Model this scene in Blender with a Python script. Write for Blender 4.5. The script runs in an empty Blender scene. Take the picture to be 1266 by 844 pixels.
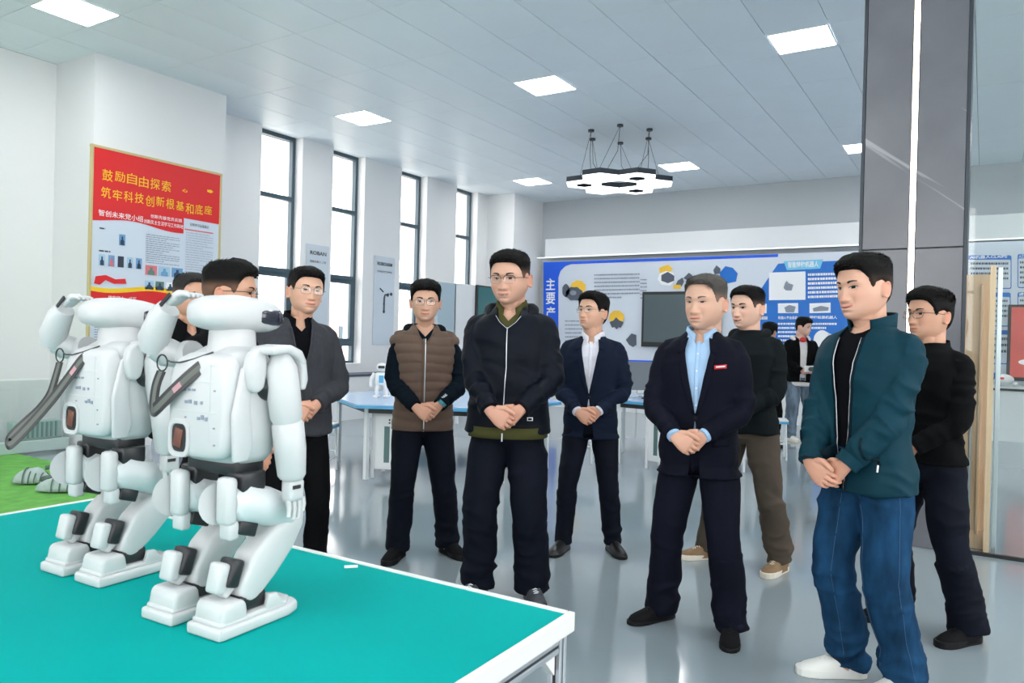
import bpy, bmesh, math, random
import numpy as np
from mathutils import Vector, Matrix, Euler
from mathutils.bvhtree import BVHTree

# ------------------------------------------------------------------ camera, world, exposure
SC = bpy.context.scene
C = SC.collection
FPX = 936.5
YAW, PITCH, ROLL = [math.radians(v) for v in (31.94, -0.182, 1.4436)]
EYE = Vector((0.0, 0.0, 1.42))
_f = Vector((math.cos(YAW)*math.cos(PITCH), math.sin(YAW)*math.cos(PITCH), math.sin(PITCH)))
_r = Vector((math.sin(YAW), -math.cos(YAW), 0)); _u = _r.cross(_f)
RT = _r*math.cos(ROLL) + _u*math.sin(ROLL); UP = -_r*math.sin(ROLL) + _u*math.cos(ROLL); FW = _f
cam_data = bpy.data.cameras.new('camera'); cam = bpy.data.objects.new('camera', cam_data); C.objects.link(cam)
cam_data.sensor_width = 36; cam_data.lens = FPX/1266*36; cam_data.clip_start = 0.05
cam.matrix_world = Matrix(((RT.x, UP.x, -FW.x, EYE.x), (RT.y, UP.y, -FW.y, EYE.y), (RT.z, UP.z, -FW.z, EYE.z), (0, 0, 0, 1)))
cam_data.dof.use_dof = True; cam_data.dof.focus_distance = 4.1; cam_data.dof.aperture_fstop = 9.0
SC.camera = cam
SC.view_settings.view_transform = 'Standard'; SC.view_settings.look = 'None'
SC.view_settings.gamma = 1; SC.view_settings.use_curve_mapping = False
SC.view_settings.exposure = 0.32
LAMP = 20.0            # radiance of the ceiling panels
SKY = 4.6              # bright overcast sky outside the windows
w = bpy.data.worlds.new('overcast'); SC.world = w; w.use_nodes = True
bgn = w.node_tree.nodes['Background']; bgn.inputs[0].default_value = (1.0, 0.985, 0.975, 1); bgn.inputs[1].default_value = SKY

def ray(px, py): return FW + RT*((px-633)/FPX) - UP*((py-422)/FPX)
def on_z(px, py, z): d = ray(px, py); return EYE + d*((z-EYE.z)/d.z)
def on_x(px, py, x): d = ray(px, py); return EYE + d*(x/d.x)
def on_y(px, py, y): d = ray(px, py); return EYE + d*(y/d.y)

# ------------------------------------------------------------------ materials
MATS = {}
def mat(name, col, rough=0.5, metal=0.0, emit=None, es=0.0, bump=None, noise=None, coat=0.0, spec=None, sheen=0.0, attr=None):
    if name in MATS: return MATS[name]
    m = bpy.data.materials.new(name); m.use_nodes = True; nt = m.node_tree; b = nt.nodes['Principled BSDF']
    if len(col) == 3: col = (*col, 1)
    b.inputs['Base Color'].default_value = col; b.inputs['Roughness'].default_value = rough; b.inputs['Metallic'].default_value = metal
    if spec is not None: b.inputs['Specular IOR Level'].default_value = spec
    if coat: b.inputs['Coat Weight'].default_value = coat; b.inputs['Coat Roughness'].default_value = 0.08
    if sheen: b.inputs['Sheen Weight'].default_value = sheen; b.inputs['Sheen Roughness'].default_value = 0.5
    if emit: b.inputs['Emission Color'].default_value = (*emit, 1); b.inputs['Emission Strength'].default_value = es
    tc = None
    if bump or noise or attr:
        tc = nt.nodes.new('ShaderNodeTexCoord')
    cur = None
    if attr:
        a = nt.nodes.new('ShaderNodeAttribute'); a.attribute_name = attr
        mx = nt.nodes.new('ShaderNodeMix'); mx.data_type = 'RGBA'; mx.blend_type = 'MULTIPLY'; mx.inputs[0].default_value = 1
        mx.inputs[6].default_value = col; nt.links.new(a.outputs['Color'], mx.inputs[7]); cur = mx.outputs[2]
    if noise:   # (scale, amount, stretch)
        n = nt.nodes.new('ShaderNodeTexNoise'); n.inputs['Scale'].default_value = noise[0]; n.inputs['Detail'].default_value = 4
        mp = nt.nodes.new('ShaderNodeMapping'); mp.inputs['Scale'].default_value = noise[2] if len(noise) > 2 else (1, 1, 1)
        nt.links.new(tc.outputs['Object'], mp.inputs[0]); nt.links.new(mp.outputs[0], n.inputs['Vector'])
        r = nt.nodes.new('ShaderNodeMapRange'); r.inputs['From Min'].default_value = 0.3; r.inputs['From Max'].default_value = 0.7
        r.inputs['To Min'].default_value = 1-noise[1]; r.inputs['To Max'].default_value = 1+noise[1]
        nt.links.new(n.outputs[0], r.inputs['Value'])
        mx = nt.nodes.new('ShaderNodeMix'); mx.data_type = 'RGBA'; mx.blend_type = 'MULTIPLY'; mx.inputs[0].default_value = 1
        if cur: nt.links.new(cur, mx.inputs[6])
        else: mx.inputs[6].default_value = col
        nt.links.new(r.outputs[0], mx.inputs[7]); cur = mx.outputs[2]
    if cur: nt.links.new(cur, b.inputs['Base Color'])
    if bump:    # (scale, strength, distance)
        n = nt.nodes.new('ShaderNodeTexNoise'); n.inputs['Scale'].default_value = bump[0]; n.inputs['Detail'].default_value = 3
        mp = nt.nodes.new('ShaderNodeMapping'); mp.inputs['Scale'].default_value = bump[3] if len(bump) > 3 else (1, 1, 1)
        nt.links.new(tc.outputs['Object'], mp.inputs[0]); nt.links.new(mp.outputs[0], n.inputs['Vector'])
        bp = nt.nodes.new('ShaderNodeBump'); bp.inputs['Strength'].default_value = bump[1]; bp.inputs['Distance'].default_value = bump[2]
        nt.links.new(n.outputs[0], bp.inputs['Height']); nt.links.new(bp.outputs[0], b.inputs['Normal'])
    MATS[name] = m; return m

def glass_mat(name, tint, glossy=0.08):
    if name in MATS: return MATS[name]
    m = bpy.data.materials.new(name); m.use_nodes = True; nt = m.node_tree; nt.nodes.clear()
    o = nt.nodes.new('ShaderNodeOutputMaterial'); t = nt.nodes.new('ShaderNodeBsdfTransparent'); g = nt.nodes.new('ShaderNodeBsdfGlossy')
    t.inputs[0].default_value = (*tint, 1); g.inputs[0].default_value = (1, 1, 1, 1); g.inputs[1].default_value = 0.02
    lw = nt.nodes.new('ShaderNodeLayerWeight'); lw.inputs[0].default_value = .5; pw = nt.nodes.new('ShaderNodeMath'); pw.operation = 'POWER'; pw.inputs[1].default_value = 5
    fr = nt.nodes.new('ShaderNodeMath'); fr.operation = 'MULTIPLY_ADD'; fr.inputs[1].default_value = .6; fr.inputs[2].default_value = glossy*.35
    nt.links.new(lw.outputs['Facing'], pw.inputs[0]); nt.links.new(pw.outputs[0], fr.inputs[0])
    mx = nt.nodes.new('ShaderNodeMixShader'); nt.links.new(fr.outputs[0], mx.inputs[0]); nt.links.new(t.outputs[0], mx.inputs[1]); nt.links.new(g.outputs[0], mx.inputs[2])
    nt.links.new(mx.outputs[0], o.inputs[0]); MATS[name] = m; return m

def srgb(r, g, b):
    f = lambda c: ((c/255+0.055)/1.055)**2.4 if c/255 > 0.04045 else c/255/12.92
    return (f(r), f(g), f(b))

M_wall = mat('white_wall', (0.80, 0.81, 0.82), 0.55, bump=(60, 0.05, 0.002))
M_wallgrey = mat('grey_wall', (0.50, 0.53, 0.56), 0.6)
M_white = mat('white_gloss_plastic', (0.86, 0.87, 0.88), 0.28)
M_whitep = mat('white_painted_board', (0.84, 0.86, 0.88), 0.35)
M_tile = mat('ceiling_panel_grey', (0.83, 0.91, 0.97), 0.42, noise=(0.35, 0.05))
M_gap = mat('ceiling_gap_dark', (0.16, 0.18, 0.20), 0.7)
M_lamp = mat('lamp_diffuser', (0.9, 0.9, 0.9), 0.5, emit=(1.0, 1.0, 0.98), es=LAMP)
M_lampframe = mat('lamp_frame_white', (0.85, 0.87, 0.88), 0.4)
M_frame = mat('window_frame_grey', srgb(62, 84, 96), 0.4)
M_dark = mat('dark_plastic', (0.02, 0.021, 0.023), 0.35)
M_black = mat('black_rubber', (0.012, 0.012, 0.013), 0.55)
M_alu = mat('brushed_aluminium', (0.62, 0.65, 0.68), 0.28, 0.85)
M_bluedge = mat('light_blue_edge', srgb(90, 170, 215), 0.35)
M_bluetop = mat('pale_blue_table_top', srgb(178, 205, 238), 0.22)
M_blue = mat('board_blue', srgb(8, 112, 205), 0.35)
M_bluedk = mat('board_deep_blue', srgb(20, 92, 225), 0.35)
M_lblue = mat('board_light_blue', srgb(120, 200, 235), 0.35)
M_print = mat('print_grey', srgb(140, 150, 165), 0.6)
M_printdk = mat('print_dark_grey', srgb(84, 92, 106), 0.6)
M_yellow = mat('print_yellow', srgb(246, 196, 60), 0.5)
M_red = mat('poster_red', srgb(226, 36, 40), 0.4)
M_gold = mat('poster_gold_text', srgb(250, 200, 30), 0.4)
M_goldframe = mat('poster_gold_frame', srgb(206, 190, 140), 0.35, 0.3)
M_paper = mat('poster_paper', srgb(212, 222, 236), 0.5)
M_pink = mat('print_pink', srgb(226, 120, 130), 0.5)
M_ink = mat('print_ink', srgb(60, 66, 80), 0.6)
M_wt = mat('print_white', (0.9, 0.92, 0.95), 0.4)
M_glass = glass_mat('clear_window_glass', (0.985, 0.985, 0.985))
M_gglass = glass_mat('green_tinted_glass', (0.93, 0.96, 0.95))

# ------------------------------------------------------------------ helpers
def link(o, parent=None):
    C.objects.link(o)
    if parent: o.parent = parent
    return o
def tag(o, label=None, cat=None, group=None, kind=None):
    if label: o['label'] = label
    if cat: o['category'] = cat
    if group: o['group'] = group
    if kind: o['kind'] = kind
    return o
def empty(name, loc=(0, 0, 0), rz=0, label=None, cat=None, group=None):
    o = bpy.data.objects.new(name, None); o.empty_display_size = 0.1; C.objects.link(o); o.location = loc; o.rotation_euler = (0, 0, rz)
    return tag(o, label, cat, group)

class MB:
    """collects shapes; build() links them as one mesh object"""
    def __init__(s): s.bm = bmesh.new(); s.mi = 0
    def _fin(s, vs, mx=None):
        if mx is not None: bmesh.ops.transform(s.bm, matrix=mx, verts=vs)
        return vs
    def box(s, c, d, rot=None, bev=0.0, seg=2, mi=0):
        t = bmesh.new(); bmesh.ops.create_cube(t, size=1); bmesh.ops.scale(t, vec=Vector(d), verts=t.verts)
        if bev: bmesh.ops.bevel(t, geom=t.edges[:], offset=min(bev, min(d)*0.49), segments=seg, profile=0.5, affect='EDGES')
        mx = Matrix.Translation(Vector(c)) @ (rot.to_4x4() if rot is not None else Matrix())
        bmesh.ops.transform(t, matrix=mx, verts=t.verts); s._add(t, mi); return s
    def _add(s, t, mi=0):
        for f in t.faces: f.material_index = mi
        me = bpy.data.meshes.new('tmp'); t.to_mesh(me); t.free(); s.bm.from_mesh(me); bpy.data.meshes.remove(me)
    def prism(s, poly, d, o=(0, 0, 0), ux=(1, 0, 0), uy=(0, 1, 0), mi=0, bev=0):
        """polygon in the plane (ux, uy) at o, extruded by the vector d"""
        t = bmesh.new(); o = Vector(o); ux = Vector(ux); uy = Vector(uy)
        vs = [t.verts.new(o+ux*p[0]+uy*p[1]) for p in poly]; f = t.faces.new(vs)
        r = bmesh.ops.extrude_face_region(t, geom=[f]); nv = [g for g in r['geom'] if isinstance(g, bmesh.types.BMVert)]
        bmesh.ops.translate(t, vec=Vector(d), verts=nv)
        bmesh.ops.recalc_face_normals(t, faces=t.faces)
        if bev: bmesh.ops.bevel(t, geom=t.edges[:], offset=bev, segments=2, profile=0.5, affect='EDGES')
        s._add(t, mi); return s
    def cyl(s, a, b, r, r2=None, n=16, mi=0, caps=True):
        a = Vector(a); b = Vector(b); return s.tube([a, b], [r, r if r2 is None else r2], n, mi, caps)
    def tube(s, pts, rad, n=10, mi=0, caps=True, flat=1.0, upv=None):
        pts = [Vector(p) for p in pts]
        if not hasattr(rad, '__len__'): rad = [rad]*len(pts)
        rings = []; N = None
        for i, p in enumerate(pts):
            t = (pts[min(i+1, len(pts)-1)]-pts[max(i-1, 0)]).normalized()
            if N is None:
                ref = Vector(upv) if upv else (Vector((0, 0, 1)) if abs(t.z) < 0.9 else Vector((1, 0, 0)))
                N = (ref - t*ref.dot(t)).normalized()
            else: N = (N - t*N.dot(t)).normalized()
            B = t.cross(N)
            rings.append([p + (N*math.cos(2*math.pi*k/n)*flat + B*math.sin(2*math.pi*k/n))*rad[i] for k in range(n)])
        return s.rings(rings, mi, caps)
    def rings(s, rings, mi=0, caps=True, closed=True):
        bm = s.bm; R = [[bm.verts.new(p) for p in r] for r in rings]; n = len(R[0])
        for a, b in zip(R, R[1:]):
            for k in range(n if closed else n-1):
                try: f = bm.faces.new((a[k], a[(k+1) % n], b[(k+1) % n], b[k])); f.material_index = mi
                except ValueError: pass
        if caps and closed:
            for r, rev in ((R[0], True), (R[-1], False)):
                try: f = bm.faces.new(r[::-1] if rev else r); f.material_index = mi
                except ValueError: pass
        return s
    def sphere(s, c, r, n=16, m=10, mi=0, rot=None):
        t = bmesh.new(); bmesh.ops.create_uvsphere(t, u_segments=n, v_segments=m, radius=1)
        if not hasattr(r, '__len__'): r = (r, r, r)
        bmesh.ops.transform(t, matrix=Matrix.Translation(Vector(c)) @ (rot.to_4x4() if rot is not None else Matrix()) @ Matrix.Diagonal((*r, 1)), verts=t.verts)
        s._add(t, mi); return s
    def build(s, name, m, parent=None, smooth=None, loc=None):
        bmesh.ops.recalc_face_normals(s.bm, faces=s.bm.faces)
        me = bpy.data.meshes.new(name); s.bm.to_mesh(me); s.bm.free()
        for x in (m if isinstance(m, (list, tuple)) else [m]): me.materials.append(x)
        if smooth is not None:
            me.polygons.foreach_set('use_smooth', [True]*len(me.polygons)); me.set_sharp_from_angle(angle=math.radians(smooth))
        o = bpy.data.objects.new(name, me)
        if loc is not None: o.location = loc
        return link(o, parent)

def text(name, s, m, parent, o, ux, uy, width=None, height=None, depth=0.002, bold=0.0):
    """lettering as a mesh: its lower left corner at o, scaled to width x height in the plane (ux, uy)"""
    cu = bpy.data.curves.new('t', 'FONT'); cu.body = s; cu.offset = bold; cu.resolution_u = 2
    to = bpy.data.objects.new('t', cu); C.objects.link(to)
    me = bpy.data.meshes.new_from_object(to.evaluated_get(bpy.context.evaluated_depsgraph_get())) if False else None
    dg = bpy.context.evaluated_depsgraph_get(); dg.update(); me = bpy.data.meshes.new_from_object(to.evaluated_get(dg))
    bpy.data.objects.remove(to); bpy.data.curves.remove(cu)
    n = len(me.vertices); co = np.empty(n*3); me.vertices.foreach_get('co', co); co = co.reshape(-1, 3)
    mn = co.min(0); sz = co.max(0)-mn; sx = (width/sz[0]) if width else height/sz[1]; sy = (height/sz[1]) if height else sx
    ux = np.array(ux, float); uy = np.array(uy, float); nz = np.cross(ux, uy); q = (co-mn)
    P = np.array(o)[None] + q[:, :1]*sx*ux + q[:, 1:2]*sy*uy + nz[None]*depth
    me.vertices.foreach_set('co', P.ravel()); me.materials.clear(); me.materials.append(m); me.name = name
    ob = bpy.data.objects.new(name, me); return link(ob, parent)
PI = math.pi
# ------------------------------------------------------------------ room shell
H = 4.6; XB = 15.25; YW = 9.6; X0 = -4.6; Y0 = -5.4
PIT = 0.6125; YL = 1.37      # tile rows of the ceiling
M_floor = mat('grey_epoxy_floor', srgb(146, 158, 164), 0.10, noise=(0.8, 0.05), bump=(5, 0.03, 0.004), spec=0.75)
o = MB().box(((X0+XB+.4)/2, (Y0+YW+.3)/2, -0.05), (XB-X0+.6, YW-Y0+.6, 0.1)).build('floor', M_floor); tag(o, 'glossy grey epoxy floor', None, None, 'structure')
ceil = MB().box(((X0+XB)/2, (Y0+YW)/2, H+0.06), (XB-X0+.6, YW-Y0+.8, 0.08)).build('ceiling', M_gap); tag(ceil, 'ceiling of pale grey metal panels', None, None, 'structure')
LX = [(-0.35, 0.23), (3.80, 4.38), (7.95, 8.53), (12.85, 13.43)]
cols = []
xs = [-4.6, -3.5, -2.4, -1.35, -0.35, 0.23, 1.42, 2.61, 3.80, 4.38, 5.57, 6.76, 7.95, 8.53, 9.61, 10.69, 11.77, 12.85, 13.43, 14.34, 15.25]
tile_me = {}
jt = random.Random(4)
rows = [YL + PIT*k for k in range(-11, 14)]
for j, y in enumerate(rows):
    y1 = min(y+PIT, YW)
    if y >= YW: continue
    k = j-11
    for a, b in zip(xs, xs[1:]):
        if k % 5 == 0 and any(abs(a-l[0]) < 0.01 for l in LX): continue
        key = (round(b-a, 3), round(y1-y, 3))
        if key not in tile_me:
            t = MB().box((0, 0, 0), (key[0]-0.005, key[1]-0.006, 0.016), bev=0.002, seg=1).build('ceiling_tile', M_tile); tile_me[key] = t.data; C.objects.unlink(t); bpy.data.objects.remove(t)
        t = bpy.data.objects.new('ceiling_tile', tile_me[key]); t.location = ((a+b)/2, (y+y1)/2, H+0.008+jt.uniform(-.0006, .0006)); link(t, ceil)
def lamp_panel():
    t = empty('ceiling_light')
    f = MB()
    for sx, sy, dx, dy in ((0, .292, .60, .014), (0, -.292, .60, .014), (.286, 0, .014, .57), (-.286, 0, .014, .57)): f.box((sx, sy, 0.004), (dx, dy, 0.016))
    f.build('frame', M_lampframe, t)
    MB().box((0, 0, 0.008), (.56, .575, .008)).build('diffuser', M_lamp, t)
    return t
def dup(o, parent=None):
    c = o.copy(); link(c, parent)
    for ch in list(o.children): dup(ch, c)
    return c
lp0 = lamp_panel(); first = True
place = {(4.09, 7.80): 'upper left corner of the photo, above the red poster', (8.24, 7.80): 'above the gap between the first two tall windows', (8.24, 4.74): 'in the middle of the ceiling, nearest before the hexagonal chandelier',
         (8.24, 1.68): 'left of the upper part of the dark column', (13.14, 7.80): 'above the far end of the window wall', (13.14, 4.74): 'directly behind the hexagonal chandelier', (13.14, 1.68): 'cut by the left edge of the dark column'}
for l in LX:
    for k in range(-10, 11, 5):
        x = (l[0]+l[1])/2; y = YL + PIT*k + PIT/2
        o = lp0 if first else dup(lp0); first = False; o.location = (x, y, H-0.002)
        d = [v for q, v in place.items() if abs(q[0]-x) < .2 and abs(q[1]-y) < .4]
        tag(o, ('square white ceiling light panel '+d[0]) if d else 'square white ceiling light panel outside the photo', 'ceiling light', 'ceiling light panels')

def struct(name, mb, m, label, parent=None, smooth=None): return tag(mb.build(name, m, parent, smooth), label, None, None, 'structure')
# window wall (left)
wl = MB(); WIN = [(7.78, 8.60), (9.28, 10.06), (11.06, 11.84), (12.83, 13.60)]
YP = 9.45; SILL = 0.9
wl.box(((X0+4.83)/2, YW+.15, H/2), (4.83-X0, .3, H))
wl.box(((4.83+6.60)/2, (8.75+YW+.3)/2, H/2), (1.77, YW+.3-8.75, H))
xe = 6.60
for a, b in WIN:
    wl.box(((xe+a)/2, (YP+YW+.3)/2, H/2), (a-xe, YW+.3-YP, H)); wl.box(((a+b)/2, (YP+YW+.3)/2, SILL/2), (b-a, YW+.3-YP, SILL)); xe = b
wl.box(((xe+14.0)/2, (YP+YW+.3)/2, H/2), (14.0-xe, YW+.3-YP, H))
wl.box(((14.0+XB+.2)/2, (8.75+YW+.3)/2, H/2), (XB+.2-14.0, YW+.3-8.75, H))
struct('wall_left', wl, M_wall, 'white window wall with square piers between tall windows')
for i, (a, b) in enumerate(WIN):
    wn = empty('window_%d' % (i+1), ((a+b)/2, YW+.06, 0)); tag(wn, 'tall window number %d from the red poster, in a dark grey frame' % (i+1), None, None, 'structure')
    hw = (b-a)/2; f = MB()
    for s in (-1, 1): f.box((s*(hw-.03), 0, (SILL+H)/2), (.06, .08, H-SILL))
    for z, t in ((SILL+.03, .06), (1.26, .07), (2.42, .09), (3.60, .07), (H-.03, .06)): f.box((0, 0, z), (b-a-.12, .08, t))
    f.build('frame', M_frame, wn)
    f = MB()   # openable sash in the third light
    for s in (-1, 1): f.box((s*(hw-.09), -.015, 1.84), (.06, .05, 1.07))
    for z in (1.325, 2.355): f.box((0, -.015, z), (b-a-.24, .05, .06))
    f.build('sash', M_frame, wn)
    for z0, z1 in ((SILL+.06, 1.225), (1.295, 2.375), (2.465, 3.565), (3.635, H-.06)):
        MB().box((0, 0.01, (z0+z1)/2), (b-a-.12, .008, z1-z0)).build('pane', M_glass, wn)
    struct('sill', MB().box((0, -.12, SILL+.012), (b-a, .2, .024), bev=.004), M_whitep, None, wn)
# back wall
wb = MB().box((XB+.15, (Y0+YW)/2, H/2), (.3, YW-Y0+.6, H)); struct('wall_back', wb, M_wallgrey, 'grey far wall above the white exhibition boards')
def wall_added_windows(name, label, spans, lo, hi, fn, n0):
    m = MB(); e = lo
    for a, b in spans: m.box(*fn((e+a)/2, a-e, H/2, H)); m.box(*fn((a+b)/2, b-a, .45, .9)); m.box(*fn((a+b)/2, b-a, 4.4, .4)); e = b
    m.box(*fn((e+hi)/2, hi-e, H/2, H)); struct(name, m, M_wall, label)
    for i, (a, b) in enumerate(spans):
        c, d = fn((a+b)/2, b-a, 2.55, 3.3); th = tuple(.01 if v == .3 else v for v in d)
        w_ = empty('window_%d' % (n0+i), (0, 0, 0)); tag(w_, 'unseen tall window added to let in daylight', None, None, 'structure'); MB().box(c, th).build('pane', M_glass, w_)
        MB().box(c, tuple(.06 if v == .3 else (.05 if v == 3.3 else v) for v in d)).build('rail', M_frame, w_)
# unseen windows added behind the camera and on the right for more daylight
wall_added_windows('wall_right', 'white wall with unseen windows added on the right for daylight', [(-3.2, -.8), (.6, 3.0), (4.4, 6.8)], X0, XB, lambda c, w_, z, h: ((c, Y0-.15, z), (w_, .3, h)), 5)
wall_added_windows('wall_front', 'white wall with unseen windows added behind the camera for daylight', [(-3.6, -1.2), (.2, 2.6), (4.0, 6.4)], Y0, YW, lambda c, w_, z, h: ((X0-.15, c, z), (.3, w_, h)), 8)
def portal(c, n, sx, sy):
    l = bpy.data.lights.new('window_light', 'AREA'); l.shape = 'RECTANGLE'; l.size = sx; l.size_y = sy; l.cycles.is_portal = True
    o = bpy.data.objects.new('window_light', l); C.objects.link(o); o.location = c; o.rotation_euler = Vector(n).to_track_quat('-Z', 'Z').to_euler()
for a, b in WIN: portal(((a+b)/2, YW+.25, 2.75), (0, -1, 0), b-a, 3.7)
for a, b in [(-3.2, -.8), (.6, 3.0), (4.4, 6.8)]: portal(((a+b)/2, Y0-.25, 2.55), (0, 1, 0), b-a, 3.3)  # portals of the windows added on the right
for a, b in [(-3.6, -1.2), (.2, 2.6), (4.0, 6.4)]: portal((X0-.25, (a+b)/2, 2.55), (1, 0, 0), b-a, 3.3)  # portals of the windows added behind the camera
# low glass barrier round the turf and things outside the windows
tb = empty('glass_barrier', (0, 0, 0)); tag(tb, 'low pale green glass barrier behind the artificial turf', 'glass barrier')
for a, b in ((0.6, 2.0), (2.02, 3.42), (3.44, 4.76)): MB().box(((a+b)/2, 9.2, .42), (b-a, .012, .80)).build('glass_panel', M_gglass, tb)
MB().box((2.7, 9.2, .825), (4.2, .03, .02)).build('top_rail', M_white, tb)
for x in (0.6, 2.01, 3.43, 4.78): MB().box((x, 9.2, .41), (.03, .03, .82)).build('post', M_alu, tb)

M_ground = mat('pale_ground', (0.62, 0.62, 0.58), 0.8); M_bark = mat('pale_bark', (0.50, 0.46, 0.42), 0.9); M_brick = mat('pale_red_wall', (0.72, 0.42, 0.36), 0.8)
struct('outside_ground', MB().box((12, 30, -.4), (60, 40, .1)), M_ground, 'pale ground outside the windows')
def tree(x, y, h, seed, label):
    r = random.Random(seed); t = MB(); 
    def br(p, d, L, rad, lev):
        q = p + d*L*.5 + Vector((r.uniform(-.1, .1), r.uniform(-.1, .1), 0))*L*.3; e = p + d*L
        t.tube([p, q, e], [rad, rad*.8, rad*.55], 6)
        if lev == 0: return
        for i in range(3 if lev > 1 else 4):
            a = r.uniform(0, 6.28); k = r.uniform(.35, .75)
            dd = (d + Vector((math.cos(a), math.sin(a), r.uniform(0, .3)))*k).normalized()
            br(p + d*L*r.uniform(.55, 1.0), dd, L*r.uniform(.5, .72), rad*.5, lev-1)
    br(Vector((0, 0, 0)), Vector((r.uniform(-.1, .1), 0, 1)), h*.42, .09, 4)
    o = t.build('bare_tree', M_bark, None, 60, loc=(x, y, -.35)); tag(o, label, 'tree', 'bare trees outside the windows')
for i, (x, y) in enumerate(((14.2, 17.5), (17.3, 18.0), (20.3, 17.2), (25.5, 18.0))):
    tree(x, y, 6.8, 11+i, 'pale leafless tree seen through the %s tall window' % ('first', 'second', 'third', 'fourth')[i])
bld = empty('distant_building', (24, 36, -.4)); tag(bld, 'low pale red building seen far off through the windows', 'building')
MB().box((0, 0, 1.6), (26, 4, 3.2)).build('wall', M_brick, bld); MB().box((0, 0, 3.3), (26.6, 4.6, .25)).build('roof', M_ground, bld)
for k in range(8): MB().box((-11.5+3.2*k, -2.02, 1.7), (1.4, .06, 1.3)).build('window', M_frame, bld)

# turf
M_turf = mat('artificial_turf', srgb(112, 186, 84), 0.85, noise=(9, .16), bump=(260, .7, .01))
turf = MB().box((2.5, 6.9, .012), (3.4, 4.5, .024), bev=.006).build('turf_mat', M_turf); tag(turf, 'bright green artificial turf laid in front of the glass barrier', 'artificial turf')
# low ribbed grey planter box & kerb
kb = MB().box((2.75, 9.02, .09), (4.0, .10, .13), bev=.01).build('low_kerb', mat('grey_green_kerb', srgb(176, 196, 192), .5)); tag(kb, 'low grey green kerb along the far edge of the turf', 'kerb')
pb = empty('ribbed_box', (4.42, 9.08, .155)); tag(pb, 'small grey ribbed box standing on the kerb at the left edge of the photo', 'box')
MB().box((0, 0, .11), (.52, .12, .20), bev=.01).build('body', mat('grey_green_box', srgb(150, 176, 172), .5), pb)
for k in range(9): MB().box((-.2+.05*k, -.066, .11), (.018, .014, .17)).build('rib', mat('dark_rib', srgb(110, 135, 132), .5), pb)

# dark column with light strip
M_marble = mat('dark_grey_marble', srgb(104, 106, 112), 0.22, noise=(2.2, .10))
def vein(m):
    nt = m.node_tree; b = nt.nodes['Principled BSDF']; src = b.inputs['Base Color'].links[0].from_socket
    tc = nt.nodes.new('ShaderNodeTexCoord'); mp = nt.nodes.new('ShaderNodeMapping'); mp.inputs['Rotation'].default_value = (math.radians(-38), 0, 0); mp2 = nt.nodes.new('ShaderNodeMapping'); mp2.inputs['Scale'].default_value = (1, .28, 8)
    nt.links.new(tc.outputs['Object'], mp.inputs[0])
    wv = nt.nodes.new('ShaderNodeTexNoise'); wv.inputs['Scale'].default_value = 1.0; wv.inputs['Detail'].default_value = 6; wv.inputs['Distortion'].default_value = .12
    nt.links.new(mp.outputs[0], mp2.inputs[0]); nt.links.new(mp2.outputs[0], wv.inputs['Vector'])
    cr = nt.nodes.new('ShaderNodeMapRange'); cr.inputs['From Min'].default_value = .63; cr.inputs['From Max'].default_value = .665
    nt.links.new(wv.outputs[0], cr.inputs['Value'])
    mx = nt.nodes.new('ShaderNodeMix'); mx.data_type = 'RGBA'; nt.links.new(cr.outputs[0], mx.inputs[0]); nt.links.new(src, mx.inputs[6]); mx.inputs[7].default_value = (.30, .30, .32, 1)
    nt.links.new(mx.outputs[2], b.inputs['Base Color'])
vein(M_marble)
M_trimdk = mat('dark_metal_trim', srgb(52, 60, 68), .35, .3)
col = empty('column', (6.17, .465, 0)); tag(col, 'dark grey marble column with a vertical warm light strip', 'column', None, 'structure')
MB().box((.38, 0, H/2), (.68, .64, H)).build('core', M_gap, col)
for z0, z1 in ((0, 2.145), (2.15, H)):
    for s, y0, y1 in ((-1, -.325, -.025), (1, .025, .325)):
        MB().box((.02, (y0+y1)/2, (z0+z1)/2), (.03, y1-y0, z1-z0-.004), bev=.002, seg=1).build('marble_panel', M_marble, col)
for s in (-1, 1):
    MB().box((.025, s*.338, H/2), (.05, .022, H)).build('corner_trim', M_trimdk, col); MB().box((.37, s*.335, H/2), (.66, .02, H)).build('side_panel', M_trimdk, col)
    MB().box((.03, s*.0225, H/2), (.045, .006, H)).build('strip_edge', M_trimdk, col)
MB().box((.03, 0, H/2), (.02, .034, H)).build('light_strip', mat('warm_led_strip', (1, .95, .85), .5, emit=(1.0, .86, .66), es=7), col)
# glass partition to the right of the column
gp = empty('glass_partition', (6.17, 0, 0)); tag(gp, 'clear glass partition on a thin black floor rail right of the dark column', 'glass partition')
for a, b in ((-1.25, .11), (-2.63, -1.27), (-4.0, -2.65)): MB().box((.03, (a+b)/2, 2.31), (.012, b-a, 4.56)).build('glass_pane', M_gglass, gp)
MB().box((.03, -1.95, .012), (.03, 4.1, .024)).build('floor_rail', M_black, gp)
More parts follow.
